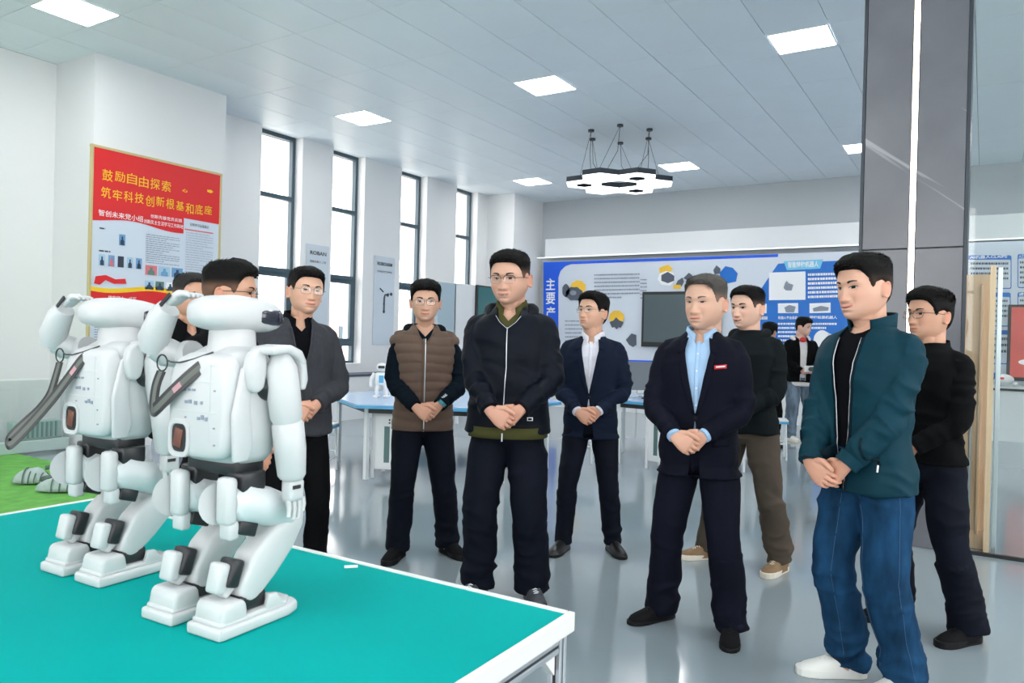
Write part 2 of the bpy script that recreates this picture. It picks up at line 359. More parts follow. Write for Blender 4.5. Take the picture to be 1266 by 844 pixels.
# wooden panel leaning behind the glass
M_wood = mat('pale_wood', (.98, .66, .42), .45, noise=(3, .10, (14, 14, .6)))
wp = empty('wooden_board', (6.30, .0, 0)); tag(wp, 'tall pale wooden framed board with a metal edge standing right of the dark column', 'wooden board')
MB().box((.14, .14, 1.02), (.03, .34, 1.90)).build('back_panel', M_wood, wp)
MB().prism([(0, 0), (.16, 0), (.05, .12), (.05, 1.95), (.0, 2.02)], (0, .035, 0), (-.01, -.06, 0), (1, 0, 0), (0, 0, 1)).build('side_frame', M_wood, wp)
MB().prism([(0, 0), (.3, 0), (.3, .06), (0, .14)], (-.02, 0, 0), (.12, -.03, 0.001), (0, 1, 0), (0, 0, 1)).build('bottom_moulding', M_wood, wp)
MB().box((.11, .02, 1.0), (.03, .02, 1.8), bev=.004).build('inner_moulding', M_wood, wp)
MB().box((.02, -.085, 1.0), (.05, .03, 2.02), bev=.003).build('metal_edge', M_alu, wp)
MB().box((.118, .07, .62), (.012, .018, .78), bev=.003).build('door_handle', M_alu, wp)
# ------------------------------------------------------------------ far exhibition wall
XF = 15.0    # face of the boards
def yz(px, py, x=XF): v = on_x(px, py, x); return (v.y, v.z)
def plate(name, pts, m, parent, off=0.004, th=0.004, x=XF):
    """flat printed shape lying on the board (points given where they stand on its face)"""
    p = [yz(*q, x=x) for q in pts]
    return MB().prism(p, (-th, 0, 0), (x-off, 0, 0), (0, 1, 0), (0, 0, 1)).build(name, m, parent)
def rrect(x0, y0, x1, y1, r, n=5, tl=True, tr=True, br=True, bl=True):
    P = []
    for (cx, cy, a0, on) in ((x1-r, y0+r, -90, tr), (x1-r, y1-r, 0, br), (x0+r, y1-r, 90, bl), (x0+r, y0+r, 180, tl)):
        if on: P += [(cx+r*math.cos(math.radians(a0+90*i/n)), cy+r*math.sin(math.radians(a0+90*i/n))) for i in range(n+1)]
        else: P.append({-90: (x1, y0), 0: (x1, y1), 90: (x0, y1), 180: (x0, y0)}[a0])
    return P
def lines(name, x0, y0, x1, y1, n, m, parent, seed=0, hgt=.5, slope=0.0, x=XF, off=.011, last=.6):
    """rows of small print: broken short dashes"""
    r = random.Random(seed); b = MB(); dy = (y1-y0)/n
    for i in range(n):
        yy = y0+dy*i; a = x0; xe = x0+(x1-x0)*(last if i == n-1 else 1)
        while a < xe:
            wv = r.uniform(1.2, 3.0); e = min(a+wv, xe)
            q = [yz(a, yy+slope*(a-x0), x), yz(e, yy+slope*(e-x0), x), yz(e, yy+dy*hgt+slope*(e-x0), x), yz(a, yy+dy*hgt+slope*(a-x0), x)]
            b.prism(q, (-.002, 0, 0), (x-off, 0, 0), (0, 1, 0), (0, 0, 1)); a = e+r.uniform(.4, .9)
    return tag(b.build(name, m, parent), kind='stuff')
hd = empty('board_header', (0, 0, 0)); tag(hd, 'long white header box running above the exhibition boards on the far wall', 'header')
MB().box((15.095, 3.3, 3.495), (.29, 10.4, .41), bev=.01).build('box', M_whitep, hd)
MB().box((14.97, 3.5, 3.285), (.05, 10.4, .014)).build('light_tube', mat('cool_tube', (1, 1, 1), .5, emit=(.85, .95, 1), es=.9), hd)
bd = empty('exhibition_board', (0, 0, 0)); tag(bd, 'big white and blue product board with gear robot pictures left of the dark column', 'exhibition board')
MB().prism([yz(672, 323.5), yz(1068, 310), yz(1068, 520), yz(672, 520)], (.1, 0, 0), (XF, 0, 0), (0, 1, 0), (0, 0, 1)).build('panel', mat('board_white', srgb(214, 222, 234), .35), bd)
band = [(672, 324), (962, 314), (962, 317.5), (706, 326.5), (699, 329), (693, 335), (690.5, 343), (690.5, 500), (672, 500)]
plate('blue_band', band, M_bluedk, bd)
plate('blue_area', [(962, 326), (978, 324.5), (1068, 321), (1068, 470), (926, 470), (922, 385)], M_blue, bd)
plate('title_plate', [(969, 323), (1018, 320.5), (1014, 332), (973, 334)], M_lblue, bd, .010)
ux, uy = (0, -1, 0), (0, 0, 1)
def btext(s, px, py, wpx, hpx, m, parent, off=.010, bold=.02, x=XF, name='lettering'):
    a = on_x(px, py+hpx, x); b = on_x(px+wpx, py+hpx, x); c = on_x(px, py, x)
    return text(name, s, m, parent, (x-off, a.y, a.z), ux, uy, abs(a.y-b.y), c.z-a.z, 0, bold)
for i, ch in enumerate('主要产品'): btext(ch, 675, 344+17.5*i, 11.5, 14.5, M_wt, bd, bold=.015)
btext('智能特种机器人', 974, 323.5, 38, 7.5, M_wt, bd, .016)
plate('picture_plate', [(951, 337), (996, 335.5), (996, 370.5), (951, 371)], M_wt, bd, .010)
plate('pictured_robot', [(969, 356), (971, 350), (973, 347), (975, 350), (981, 352), (979, 359), (972, 359)], M_print, bd, .016)
plate('picture', [(962, 375), (987, 374.5), (987, 387), (962, 387)], M_wt, bd, .010); plate('pictured_parts', [(970, 380), (976, 377), (984, 379), (982, 386), (972, 386)], M_print, bd, .016)
plate('picture', [(1001, 375), (1027, 374), (1027, 386.5), (1001, 387)], M_wt, bd, .010); plate('pictured_parts', [(1005, 381), (1015, 378), (1025, 380), (1024, 384), (1006, 385)], M_print, bd, .016)
plate('picture', [(934, 376), (948, 375.5), (948, 387), (934, 387)], M_wt, bd, .010)
lines('small_print', 999, 338, 1060, 371, 6, M_wt, bd, 3, .55, -.03)
btext('机器人平台系统', 962, 390.5, 24, 4, M_wt, bd); btext('特种检测机器人', 1001, 390, 34, 4, M_wt, bd)
lines('small_print', 962, 399, 985, 445, 9, M_wt, bd, 5, .45); lines('small_print', 1001, 399, 1035, 409, 2, M_wt, bd, 6, .5); lines('small_print', 934, 391, 949, 396, 1, M_wt, bd, 7, .8, last=1)
lines('small_print', 735, 339, 791, 372, 7, M_print, bd, 8, .35, -.02); lines('small_print', 699, 396, 722, 440, 9, M_print, bd, 9, .3); lines('small_print', 792, 345, 800, 372, 6, M_print, bd, 18, .3)
# gear robots printed on the board
def gear(cx, cy, s, seed):
    r = random.Random(seed)
    blob = lambda x, y, a, b, n, k: [(cx+s*(x+a*math.cos(2*PI*i/n)*(1+k*(i % 2))), cy+s*(y+b*math.sin(2*PI*i/n)*(1+k*(i % 2)))) for i in range(n)]
    plate('pictured_shell', blob(3, -5, 9, 8, 18, .10), M_yellow, bd, .008); plate('pictured_body', blob(-2, 3, 10, 8, 16, .12), M_printdk, bd, .012)
    plate('pictured_wheel', blob(-12, -1, 4.5, 8, 12, .06), M_printdk, bd, .012); plate('pictured_light', blob(-3, 2, 4, 3, 10, .1), M_print, bd, .016)
gear(712, 360, 1.0, 1)
plate('pictured_shell', [(753, 395), (754, 388), (759, 384), (766, 384), (771, 388), (772, 395), (766, 399), (758, 399)], M_yellow, bd, .008)
plate('pictured_wheel', [(754, 398), (759, 396), (762, 392), (766, 396), (771, 398), (768, 405), (765, 404), (763, 407), (760, 404), (757, 405)], M_printdk, bd, .012)
plate('pictured_wheel', [(774, 420), (781, 412), (787, 414), (787, 426), (783, 429), (778, 426)], M_printdk, bd, .012)
plate('pictured_shell', [(815, 331), (826, 327), (832, 332), (829, 336), (816, 338)], M_yellow, bd, .008)
plate('pictured_ring', [(816, 338), (824, 335), (833, 337), (835, 346), (829, 353), (818, 352), (813, 345)], M_wt, bd, .010)
plate('pictured_body', [(818, 340), (826, 336), (834, 341), (834, 347), (826, 350), (818, 347)], M_printdk, bd, .014)
plate('pictured_arm', [(835, 354), (838, 347), (844, 343), (846, 348), (843, 354)], M_printdk, bd, .012); plate('pictured_base', [(833, 352), (842, 352), (842, 357), (833, 357)], M_yellow, bd, .016)
plate('pictured_wheel', [(845, 344), (852, 337), (856, 340), (854, 348)], M_printdk, bd, .012)
plate('pictured_gripper', [(882, 334), (886, 328), (891, 332), (890, 338), (884, 339)], M_printdk, bd, .012)
plate('pictured_wheel', [(890, 337), (897, 329), (906, 331), (912, 338), (910, 348), (900, 350), (891, 345)], M_blue, bd, .008)
# large dark display on the board
ds = empty('wall_display', (XF-.02, 0, 0)); tag(ds, 'large switched-off grey display in a black frame on the far white board', 'display')
a = yz(796, 361); b = yz(892, 431); w_ = a[0]-b[0]; h_ = a[1]-b[1]; cy_, cz_ = (a[0]+b[0])/2, (a[1]+b[1])/2
MB().box((-.03, cy_, cz_), (.07, w_, h_), bev=.008).build('frame', M_dark, ds); MB().box((-.068, cy_, cz_+.02), (.006, w_-.10, h_-.16)).build('screen', mat('grey_screen', srgb(84, 98, 102), .35), ds)
MB().box((-.068, cy_, cz_-h_/2+.03), (.006, w_*.5, .018)).build('button_row', M_printdk, ds)
# counter under the boards and right-hand boards behind the glass
ct = empty('display_counter', (14.4, 0, 0)); tag(ct, 'long white display counter under the exhibition boards', 'counter')
for y in np.arange(-2.6, 8.2, 1.0): MB().box((.15, y, .40), (.6, .985, .8), bev=.004).build('cabinet_front', M_whitep, ct)
MB().box((.12, 2.8, .86), (.7, 11.6, .04), bev=.006).build('worktop', M_whitep, ct)
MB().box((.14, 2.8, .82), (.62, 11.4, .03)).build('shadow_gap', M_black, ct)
rb = empty('exhibition_board', (0, 0, 0)); tag(rb, 'white board of blue-rimmed text boxes right of the dark column', 'exhibition board')
y1_, z1_ = yz(1197, 299); MB().box((15.05, y1_-1.6, 2.05), (.1, 3.4, 2.4)).build('panel', mat('board_white', (1, 1, 1)), rb)
for (x0, y0, x1, y1, hdr, n) in ((1190, 315.5, 1250.5, 357, 'AI机器人CLAIPS', 5), (1258, 314, 1300, 356, '人工智能', 5), (1221, 361.5, 1249.5, 403.5, '教育', 5), (1258, 361, 1300, 403, '课程', 5), (1221, 408, 1249.5, 450, '实训', 4), (1258, 408, 1300, 450, '科研', 4)):
    b_ = plate('text_box', rrect(x0, y0, x1, y1, 2.5), M_blue, rb, .002, .004)
    plate('text_field', rrect(x0+1, y0+5.5, x1-1, y1-1.2, 1.5), mat('board_white', (1, 1, 1)), rb, .007, .003)
    btext(hdr, x0+(9 if x0 == 1190 else 1.5), y0+.6, 46 if x0 == 1190 else (x1-x0)*.3, 4.2, M_wt, rb, .012)
    lines('small_print', x0+10 if x0 == 1190 else x0+3, y0+9, x1-4, y1-2, n, M_printdk, rb, int(x0), .42, x=XF, off=.014)
sd = empty('display_screen', (14.38, 0, .88)); tag(sd, 'dark framed screen with a red picture standing on the counter at the right photo edge', 'screen')
a = on_x(1246.5, 376.5, 14.38); b = on_x(1330, 460, 14.38); cy_ = (a.y+b.y)/2; w_ = a.y-b.y; zt = a.z-.88
MB().box((0, cy_, zt/2+.04), (.05, w_, zt-.08), bev=.006).build('frame', M_dark, sd)
M_scr = mat('lit_red_screen', (.3, .05, .04), .3, emit=srgb(196, 70, 60), es=.45, noise=(2, .3)); MB().box((-.028, cy_, zt/2+.05), (.004, w_-.09, zt-.18)).build('screen', M_scr, sd)
MB().box((0, cy_, .02), (.2, .4, .04)).build('stand', M_dark, sd)
for k, (yy, zz, s) in enumerate(((-.30, .38, .10), (-.38, .66, .06))): MB().sphere((-.03, cy_+w_/2+yy, zz), (.003, s*1.5, s*.5), 12, 6).build('pictured_cloud', M_wt, sd)
tr = empty('toy_robot', tuple(on_x(1239, 465, 14.10)[:2])+(.882,)); tag(tr, 'small white and blue toy robot lying on the counter beside the red screen', 'toy robot')
MB().sphere((0, 0, .10), (.10, .16, .09)).build('shell', M_white, tr, 60); MB().sphere((-.02, .16, .14), (.08, .10, .08)).build('blue_shell', M_blue, tr, 60); MB().sphere((-.09, 0, .12), (.02, .03, .02)).build('red_eye', M_red, tr, 60)
for s in (-1, 1): MB().sphere((0, s*.12-.05, .035), (.07, .04, .035)).build('foot', M_white, tr, 60)
# white speaker shaped dome exhibit behind the teal jacket
p = on_x(1024, 420, 14.3); wd = empty('white_spotlight', (14.3, p.y, .88)); tag(wd, 'round white exhibit lamp just left of the man in the teal jacket', 'lamp')
MB().tube([(0, 0, 0), (0, 0, p.z-.88)], .03, 12).build('stand', M_white, wd, 60)
MB().tube([(-.12, +.10, p.z-.88+.02), (-.02, .05, p.z-.88), (.1, -.16, p.z-.88-.02)], [.15, .14, .06], 24).build('shade', M_white, wd, 60)

# ------------------------------------------------------------------ red poster on the pier
ps = empty('wall_poster', (0, 8.735, 0)); tag(ps, 'large red and white poster with gold calligraphy in a thin gold frame', 'poster')
YF = 8.72
def xz(px, py, y=YF): v = on_y(px, py, y); return (v.x, v.z)
def pplate(name, pts, m, off=.002, th=.002, world=False):
    p = pts if world else [xz(*q) for q in pts]
    o = MB().prism(p, (0, -th, 0), (0, YF-off-8.735, 0), (1, 0, 0), (0, 0, 1)).build(name, m, ps); return o
XA, XBp, ZT, ZBt = 4.80, 6.52, 3.52, 1.12
MB().box(((XA+XBp)/2, 0, (ZT+ZBt)/2), (XBp-XA, .03, ZT-ZBt)).build('board', M_paper, ps)
for c_, d_ in ((((XA+XBp)/2, -.005, ZT), (XBp-XA+.04, .04, .03)), (((XA+XBp)/2, -.005, ZBt), (XBp-XA+.04, .04, .03)), ((XA, -.005, (ZT+ZBt)/2), (.03, .04, ZT-ZBt)), ((XBp, -.005, (ZT+ZBt)/2), (.03, .04, ZT-ZBt))):
    MB().box(c_, d_, bev=.004).build('frame_bar', M_goldframe, ps)
def U(u, v): return (XA+.015+u*(XBp-XA-.03), ZT-.015-v*(ZT-ZBt-.03))     # poster coordinates 0..1 (v over the 2.4 m height)
def wave(u0, u1, v, amp, ph=0, n=14): return [U(u0+(u1-u0)*i/n, v+amp*math.sin(ph+i/n*PI*2)) for i in range(n+1)]
pplate('red_header', [U(0, 0)]+[U(1, 0)]+[U(1, .275)]+[U(.69, .272)]+[U(.69, .358)]+wave(0, .69, .345, .013, 2.2)[::-1], M_red, world=True)
def ptext(s, u, v, wu, hv, m, bold=.0, off=.006, name='lettering'):
    a = U(u, v+hv); return text(name, s, m, ps, (a[0], YF-off-8.735, a[1]), (1, 0, 0), (0, 0, 1), wu*(XBp-XA), hv*(ZT-ZBt), 0, bold)
def calli(s, u, v, wu, hv, m, drop=0):
    n = len(s); r = random.Random(len(s))
    for i, ch in enumerate(s): ptext(ch, u+wu*i/n, v+r.uniform(-.004, .004)+drop*i, wu/n*.82, hv*r.uniform(.86, 1.05), m, .004, .006, 'gold_character')
calli('鼓励自由探索', .06, .095, .53, .055, M_gold); ptext('心', .67, .115, .045, .018, M_gold, .03)
calli('筑牢科技创新根基和底座', .055, .185, .89, .055, M_gold)
pplate('printed_star', [U(.91+.03*math.cos(i*.628*2), .10+.010*math.sin(i*.628*2)) for i in range(5)], M_gold, .006, world=True)
ptext('智创未来党小组', .04, .298, .32, .030, M_wt, .004); ptext('创新先锋党员实践', .42, .280, .25, .019, M_wt, .004); ptext('创新民主生活学习工作阵地', .37, .310, .31, .022, M_wt, .004)
ptext('日常学习记录展示', .745, .292, .16, .018, M_ink); pplate('red_rule', [U(.70, .327), U(.95, .327), U(.95, .334), U(.70, .334)], M_pink, world=True)
def photo(u, v, wu, hv, c, c2, seed):
    r = random.Random(seed)
    pplate('photo', [U(u, v), U(u+wu, v), U(u+wu, v+hv), U(u, v+hv)], c, .004, world=True)
    pplate('photo_figure', [U(u+wu*.2, v+hv*.98), U(u+wu*.2, v+hv*.6), U(u+wu*.4, v+hv*.45), U(u+wu*.38, v+hv*.2), U(u+wu*.62, v+hv*.2), U(u+wu*.6, v+hv*.45), U(u+wu*.8, v+hv*.6), U(u+wu*.8, v+hv*.98)], c2, .007, world=True)
M_ph1 = mat('photo_blue', srgb(110, 160, 205), .5); M_ph2 = mat('photo_navy', srgb(44, 62, 92), .5); M_ph3 = mat('photo_cyan', srgb(170, 205, 228), .5); M_ph4 = mat('photo_green', srgb(96, 130, 120), .5)
photo(.19, .405, .045, .055, M_ph1, M_ph2, 1)
for k in range(5): photo(.05+.067*k, .515, .043, .055, (M_ph3, M_ph1, M_ph2, M_ph3, M_ph1)[k], (M_ph2, M_pink, M_ink, M_ph2, M_ph2)[k], k)
for k in range(3): photo(.39+.105*k, .545, .09, .05, (M_pink, M_ph3, M_ph1)[k], (M_ph4, M_ph1, M_ph2)[k], k+9)
for k in range(4): photo(.39+.083*k, .625, .066, .045, (M_ph3, M_ph4, M_wt, M_wt)[k], M_ph2, k+19)
def plines(u0, v0, u1, v1, n, m, seed, h=.3):
    r = random.Random(seed); b = MB(); dv = (v1-v0)/n
    for i in range(n):
        a = u0; e1 = u1 if r.random() < .8 else u0+(u1-u0)*r.uniform(.4, .9)
        while a < e1:
            e = min(a+r.uniform(.01, .04), e1); v = v0+dv*i
            b.prism([U(a, v), U(e, v), U(e, v+dv*h), U(a, v+dv*h)], (0, -.001, 0), (0, YF-.004-8.735, 0), (1, 0, 0), (0, 0, 1)); a = e+.005
    return tag(b.build('small_print', m, ps), kind='stuff')
plines(.39, .385, .66, .54, 14, M_print, 1); plines(.71, .345, .95, .66, 24, mat('print_faint', srgb(180, 188, 200), .6), 2, .35); plines(.03, .80, .33, .99, 16, M_print, 3); plines(.38, .82, .70, .99, 15, M_print, 4); plines(.05, .385, .09, .392, 1, M_ink, 5, 1); plines(.05, .495, .13, .502, 1, M_ink, 6, 1)
pplate('yellow_ribbon', wave(0, .7, .668, .012, .6)+wave(0, .7, .70, .012, .6)[::-1], mat('poster_yellow', srgb(250, 205, 40), .4), .004, world=True)
pplate('red_ribbon', wave(0, .7, .69, .012, .6)+wave(0, .7, .795, .012, .6)[::-1], M_red, .006, world=True)
pplate('red_flag', [U(.02, .66), U(.03, .625), U(.10, .615), U(.17, .632), U(.24, .625), U(.25, .65), U(.16, .655), U(.10, .64), U(.06, .665)], M_red, .006, world=True)
ptext('铸牢硕士、成军', .12, .715, .20, .022, M_wt, .004, .01); ptext('——建军工程 创新民生服务', .04, .745, .32, .024, M_wt, .004, .01); ptext('为人民群众提供更高效的专业服务', .39, .745, .30, .02, M_wt, .004, .01)

# small grey posters on the piers
def pier_poster(cx, z0, z1, w_, label, words, sub, fig):
    t = empty('pier_poster', (cx, YP-.012, 0)); tag(t, label, 'poster')
    MB().box((0, 0, (z0+z1)/2), (w_, .012, z1-z0)).build('sheet', mat('pale_grey_sheet', srgb(205, 214, 224), .5), t)
    text('heading', words, M_ink, t, (-w_*.36, -.010, z1-.17), (1, 0, 0), (0, 0, 1), w_*.72, .065, 0, .03)
    text('subheading', sub, M_printdk, t, (-w_*.36, -.010, z1-.30), (1, 0, 0), (0, 0, 1), w_*.72, .04, 0, .02)
    if fig:
        f = MB(); zc = z1-.75
        f.tube([(0, -.014, zc-.25), (0, -.014, zc), (.02, -.014, zc+.05), (.12, -.014, zc+.06)], .014, 8); f.tube([(-.03, -.014, zc+.10), (-.12, -.014, zc+.16)], .012, 8)
        f.sphere((.10, -.012, zc+.05), (.03, .006, .035)); f.sphere((.19, -.012, zc+.07), (.035, .006, .03)); f.sphere((0, -.012, zc-.12), (.025, .006, .05)); f.sphere((0, -.012, zc-.26), (.03, .006, .035))
        f.build('pictured_arm', M_ink, t)
    return t
pier_poster(8.97, 1.0, 2.90, .50, 'grey poster headed ROBAN on the pier between the first two tall windows', 'ROBAN', '智能机器人 人形', False)
pier_poster(10.62, 1.25, 2.88, .56, 'grey poster showing a robot arm on the pier between the second and third windows', 'ROBOARM', '协作机械臂教学平台', True)

# ------------------------------------------------------------------ hexagon chandeliers
M_hexglow = mat('hexagon_glow', (.8, .8, .8), .5, emit=(1, 1, 1), es=1.6)
def chandelier(cx, cy, z, label, rot=0):
    t = empty('hexagon_chandelier', (cx, cy, z), rot); tag(t, label, 'chandelier', 'hexagon chandeliers')
    R = .53/math.sqrt(3); w_ = .53
    hx = lambda r, c: [(c[0]+r*math.cos(PI/6+PI/3*k), c[1]+r*math.sin(PI/6+PI/3*k)) for k in range(6)]
    cs = [(w_*math.cos(PI/3*k), w_*math.sin(PI/3*k)) for k in range(6)]
    for k, c in enumerate(cs):
        ring = k % 2 == 0
        f = MB(); po, pi_ = hx(R, c), hx(R*.42, c)
        for i in range(6):
            a, b = po[i], po[(i+1) % 6]; f.prism([a, b, (b[0]*.985+c[0]*.015, b[1]*.985+c[1]*.015), (a[0]*.985+c[0]*.015, a[1]*.985+c[1]*.015)], (0, 0, .075), (0, 0, 0))
            if ring: a, b = pi_[i], pi_[(i+1) % 6]; f.prism([a, b, (b[0]*.95+c[0]*.05, b[1]*.95+c[1]*.05), (a[0]*.95+c[0]*.05, a[1]*.95+c[1]*.05)], (0, 0, .101), (0, 0, -.026))
        q = hx(R*.99, c)
        for i in range(6):
            a, b = q[i], q[(i+1) % 6]; a2, b2 = (pi_[i], pi_[(i+1) % 6]) if ring else (c, c)
            f.prism([a, b, b2, a2] if ring else [a, b, c], (0, 0, .006), (0, 0, .045))
        g = f.build('hexagon_frame', M_trimdk, t)
        d = MB(); q = hx(R*.985, c)
        if ring:
            for i in range(6): a, b, a2, b2 = q[i], q[(i+1) % 6], pi_[i], pi_[(i+1) % 6]; d.prism([a, b, b2, a2], (0, 0, .03), (0, 0, -.022))
        else: d.prism(q, (0, 0, .03), (0, 0, -.022))
        d.build('diffuser', M_hexglow, g)
    for k in range(6):
        a = PI/3*k+PI/6; x, y = .50*math.cos(a), .50*math.sin(a)
        MB().cyl((x, y, H-z-.03), (x, y, H-z), .046, n=18).build('ceiling_cap', M_trimdk, t, 40)
        c = cs[k]; wv = MB(); wv.tube([(x, y, H-z-.02), (x*.9+c[0]*.1, y*.9+c[1]*.1, (H-z)*.5), (c[0]*.8, c[1]*.8, .07)], .004, 6); wv.tube([(x, y, H-z-.02), (c[0]*1.15, c[1]*1.15, .07)], .003, 6); wv.build('wire', M_dark, t)
    return t
chandelier(10.68, 4.80, 3.84, 'chandelier of glowing white hexagons with dark rims hanging in the middle', math.radians(-6.4))
chandelier(2.30, 7.55, 3.84, 'chandelier of white hexagons of which only a corner shows in the upper left corner', math.radians(-6.4))
# ------------------------------------------------------------------ front table with green cloth
TZ = 0.80
tbl = empty('demonstration_table', (0, 0, 0)); tag(tbl, 'green topped table with white aluminium frame carrying the two robots', 'table')
X1t, Y1t, X2t, Y2t = .25, .775, 1.545, 2.735
MB().box(((X1t+X2t)/2, (Y1t+Y2t)/2, TZ-.006), (X2t-X1t-.03, Y2t-Y1t-.03, .012)).build('green_top', mat('green_mat', (0, .36, .33), .75, bump=(400, .04, .0005), noise=(1.1, .04), spec=.06), tbl)
M_rail = mat('white_table_rail', srgb(226, 226, 222), .3)
for c_, d_ in ((((X1t+X2t)/2, Y1t+.008, TZ-.018), (X2t-X1t, .016, .044)), (((X1t+X2t)/2, Y2t-.008, TZ-.018), (X2t-X1t, .016, .044)), ((X2t-.008, (Y1t+Y2t)/2, TZ-.018), (.016, Y2t-Y1t-.034, .044)), ((X1t+.008, (Y1t+Y2t)/2, TZ-.018), (.016, Y2t-Y1t-.034, .044))):
    MB().box(c_, d_, bev=.003).build('edge_rail', M_rail, tbl)
def profile(a, b, sz, par, name='aluminium_beam'):
    """slotted aluminium profile"""
    a = Vector(a); b = Vector(b); d = b-a; L = d.length; q = d.normalized().to_track_quat('Z', 'Y').to_matrix(); m = MB()
    for sx in (-1, 1):
        for sy in (-1, 1): m.box((a+b)/2 + q @ Vector((sx*sz*.31, sy*sz*.31, 0)), (sz*.38, sz*.38, L), rot=q, bev=.002, seg=1)
    ob = m.build(name, M_alu, par); MB().box((a+b)/2, (sz*.8, sz*.8, L), rot=q).build('slot', M_dark, ob); return ob
for x in (X1t+.03, X2t-.03):
    profile((x, Y1t+.05, TZ-.062), (x, Y2t-.05, TZ-.062), .032, tbl)
    for y in (Y1t+.028, Y2t-.028): profile((x, y, 0), (x, y, TZ-.045), .032, tbl, 'leg')
for y in (Y1t+.028, Y2t-.028):
    profile((X1t+.05, y, TZ-.062), (X2t-.05, y, TZ-.062), .032, tbl)
    for x, s in ((X1t+.06, 1), (X2t-.06, -1)):
        MB().prism([(0, 0), (s*.045, 0), (0, -.045)], (0, .02, 0), (x, y-.01, TZ-.079), (1, 0, 0), (0, 0, 1)).build('corner_bracket', M_rail, tbl)
MB().box((.9, Y1t+.028, .2), (1.2, .03, .03)).build('lower_beam', M_alu, tbl)
chip = MB().box((0, 0, .002), (.014, .035, .004), bev=.001).build('paper_scrap', M_wt, loc=tuple(on_z(434, 701, TZ+.001))); chip.rotation_euler = (0, 0, .8); tag(chip, 'tiny white scrap lying near the far edge of the green table', 'scrap')

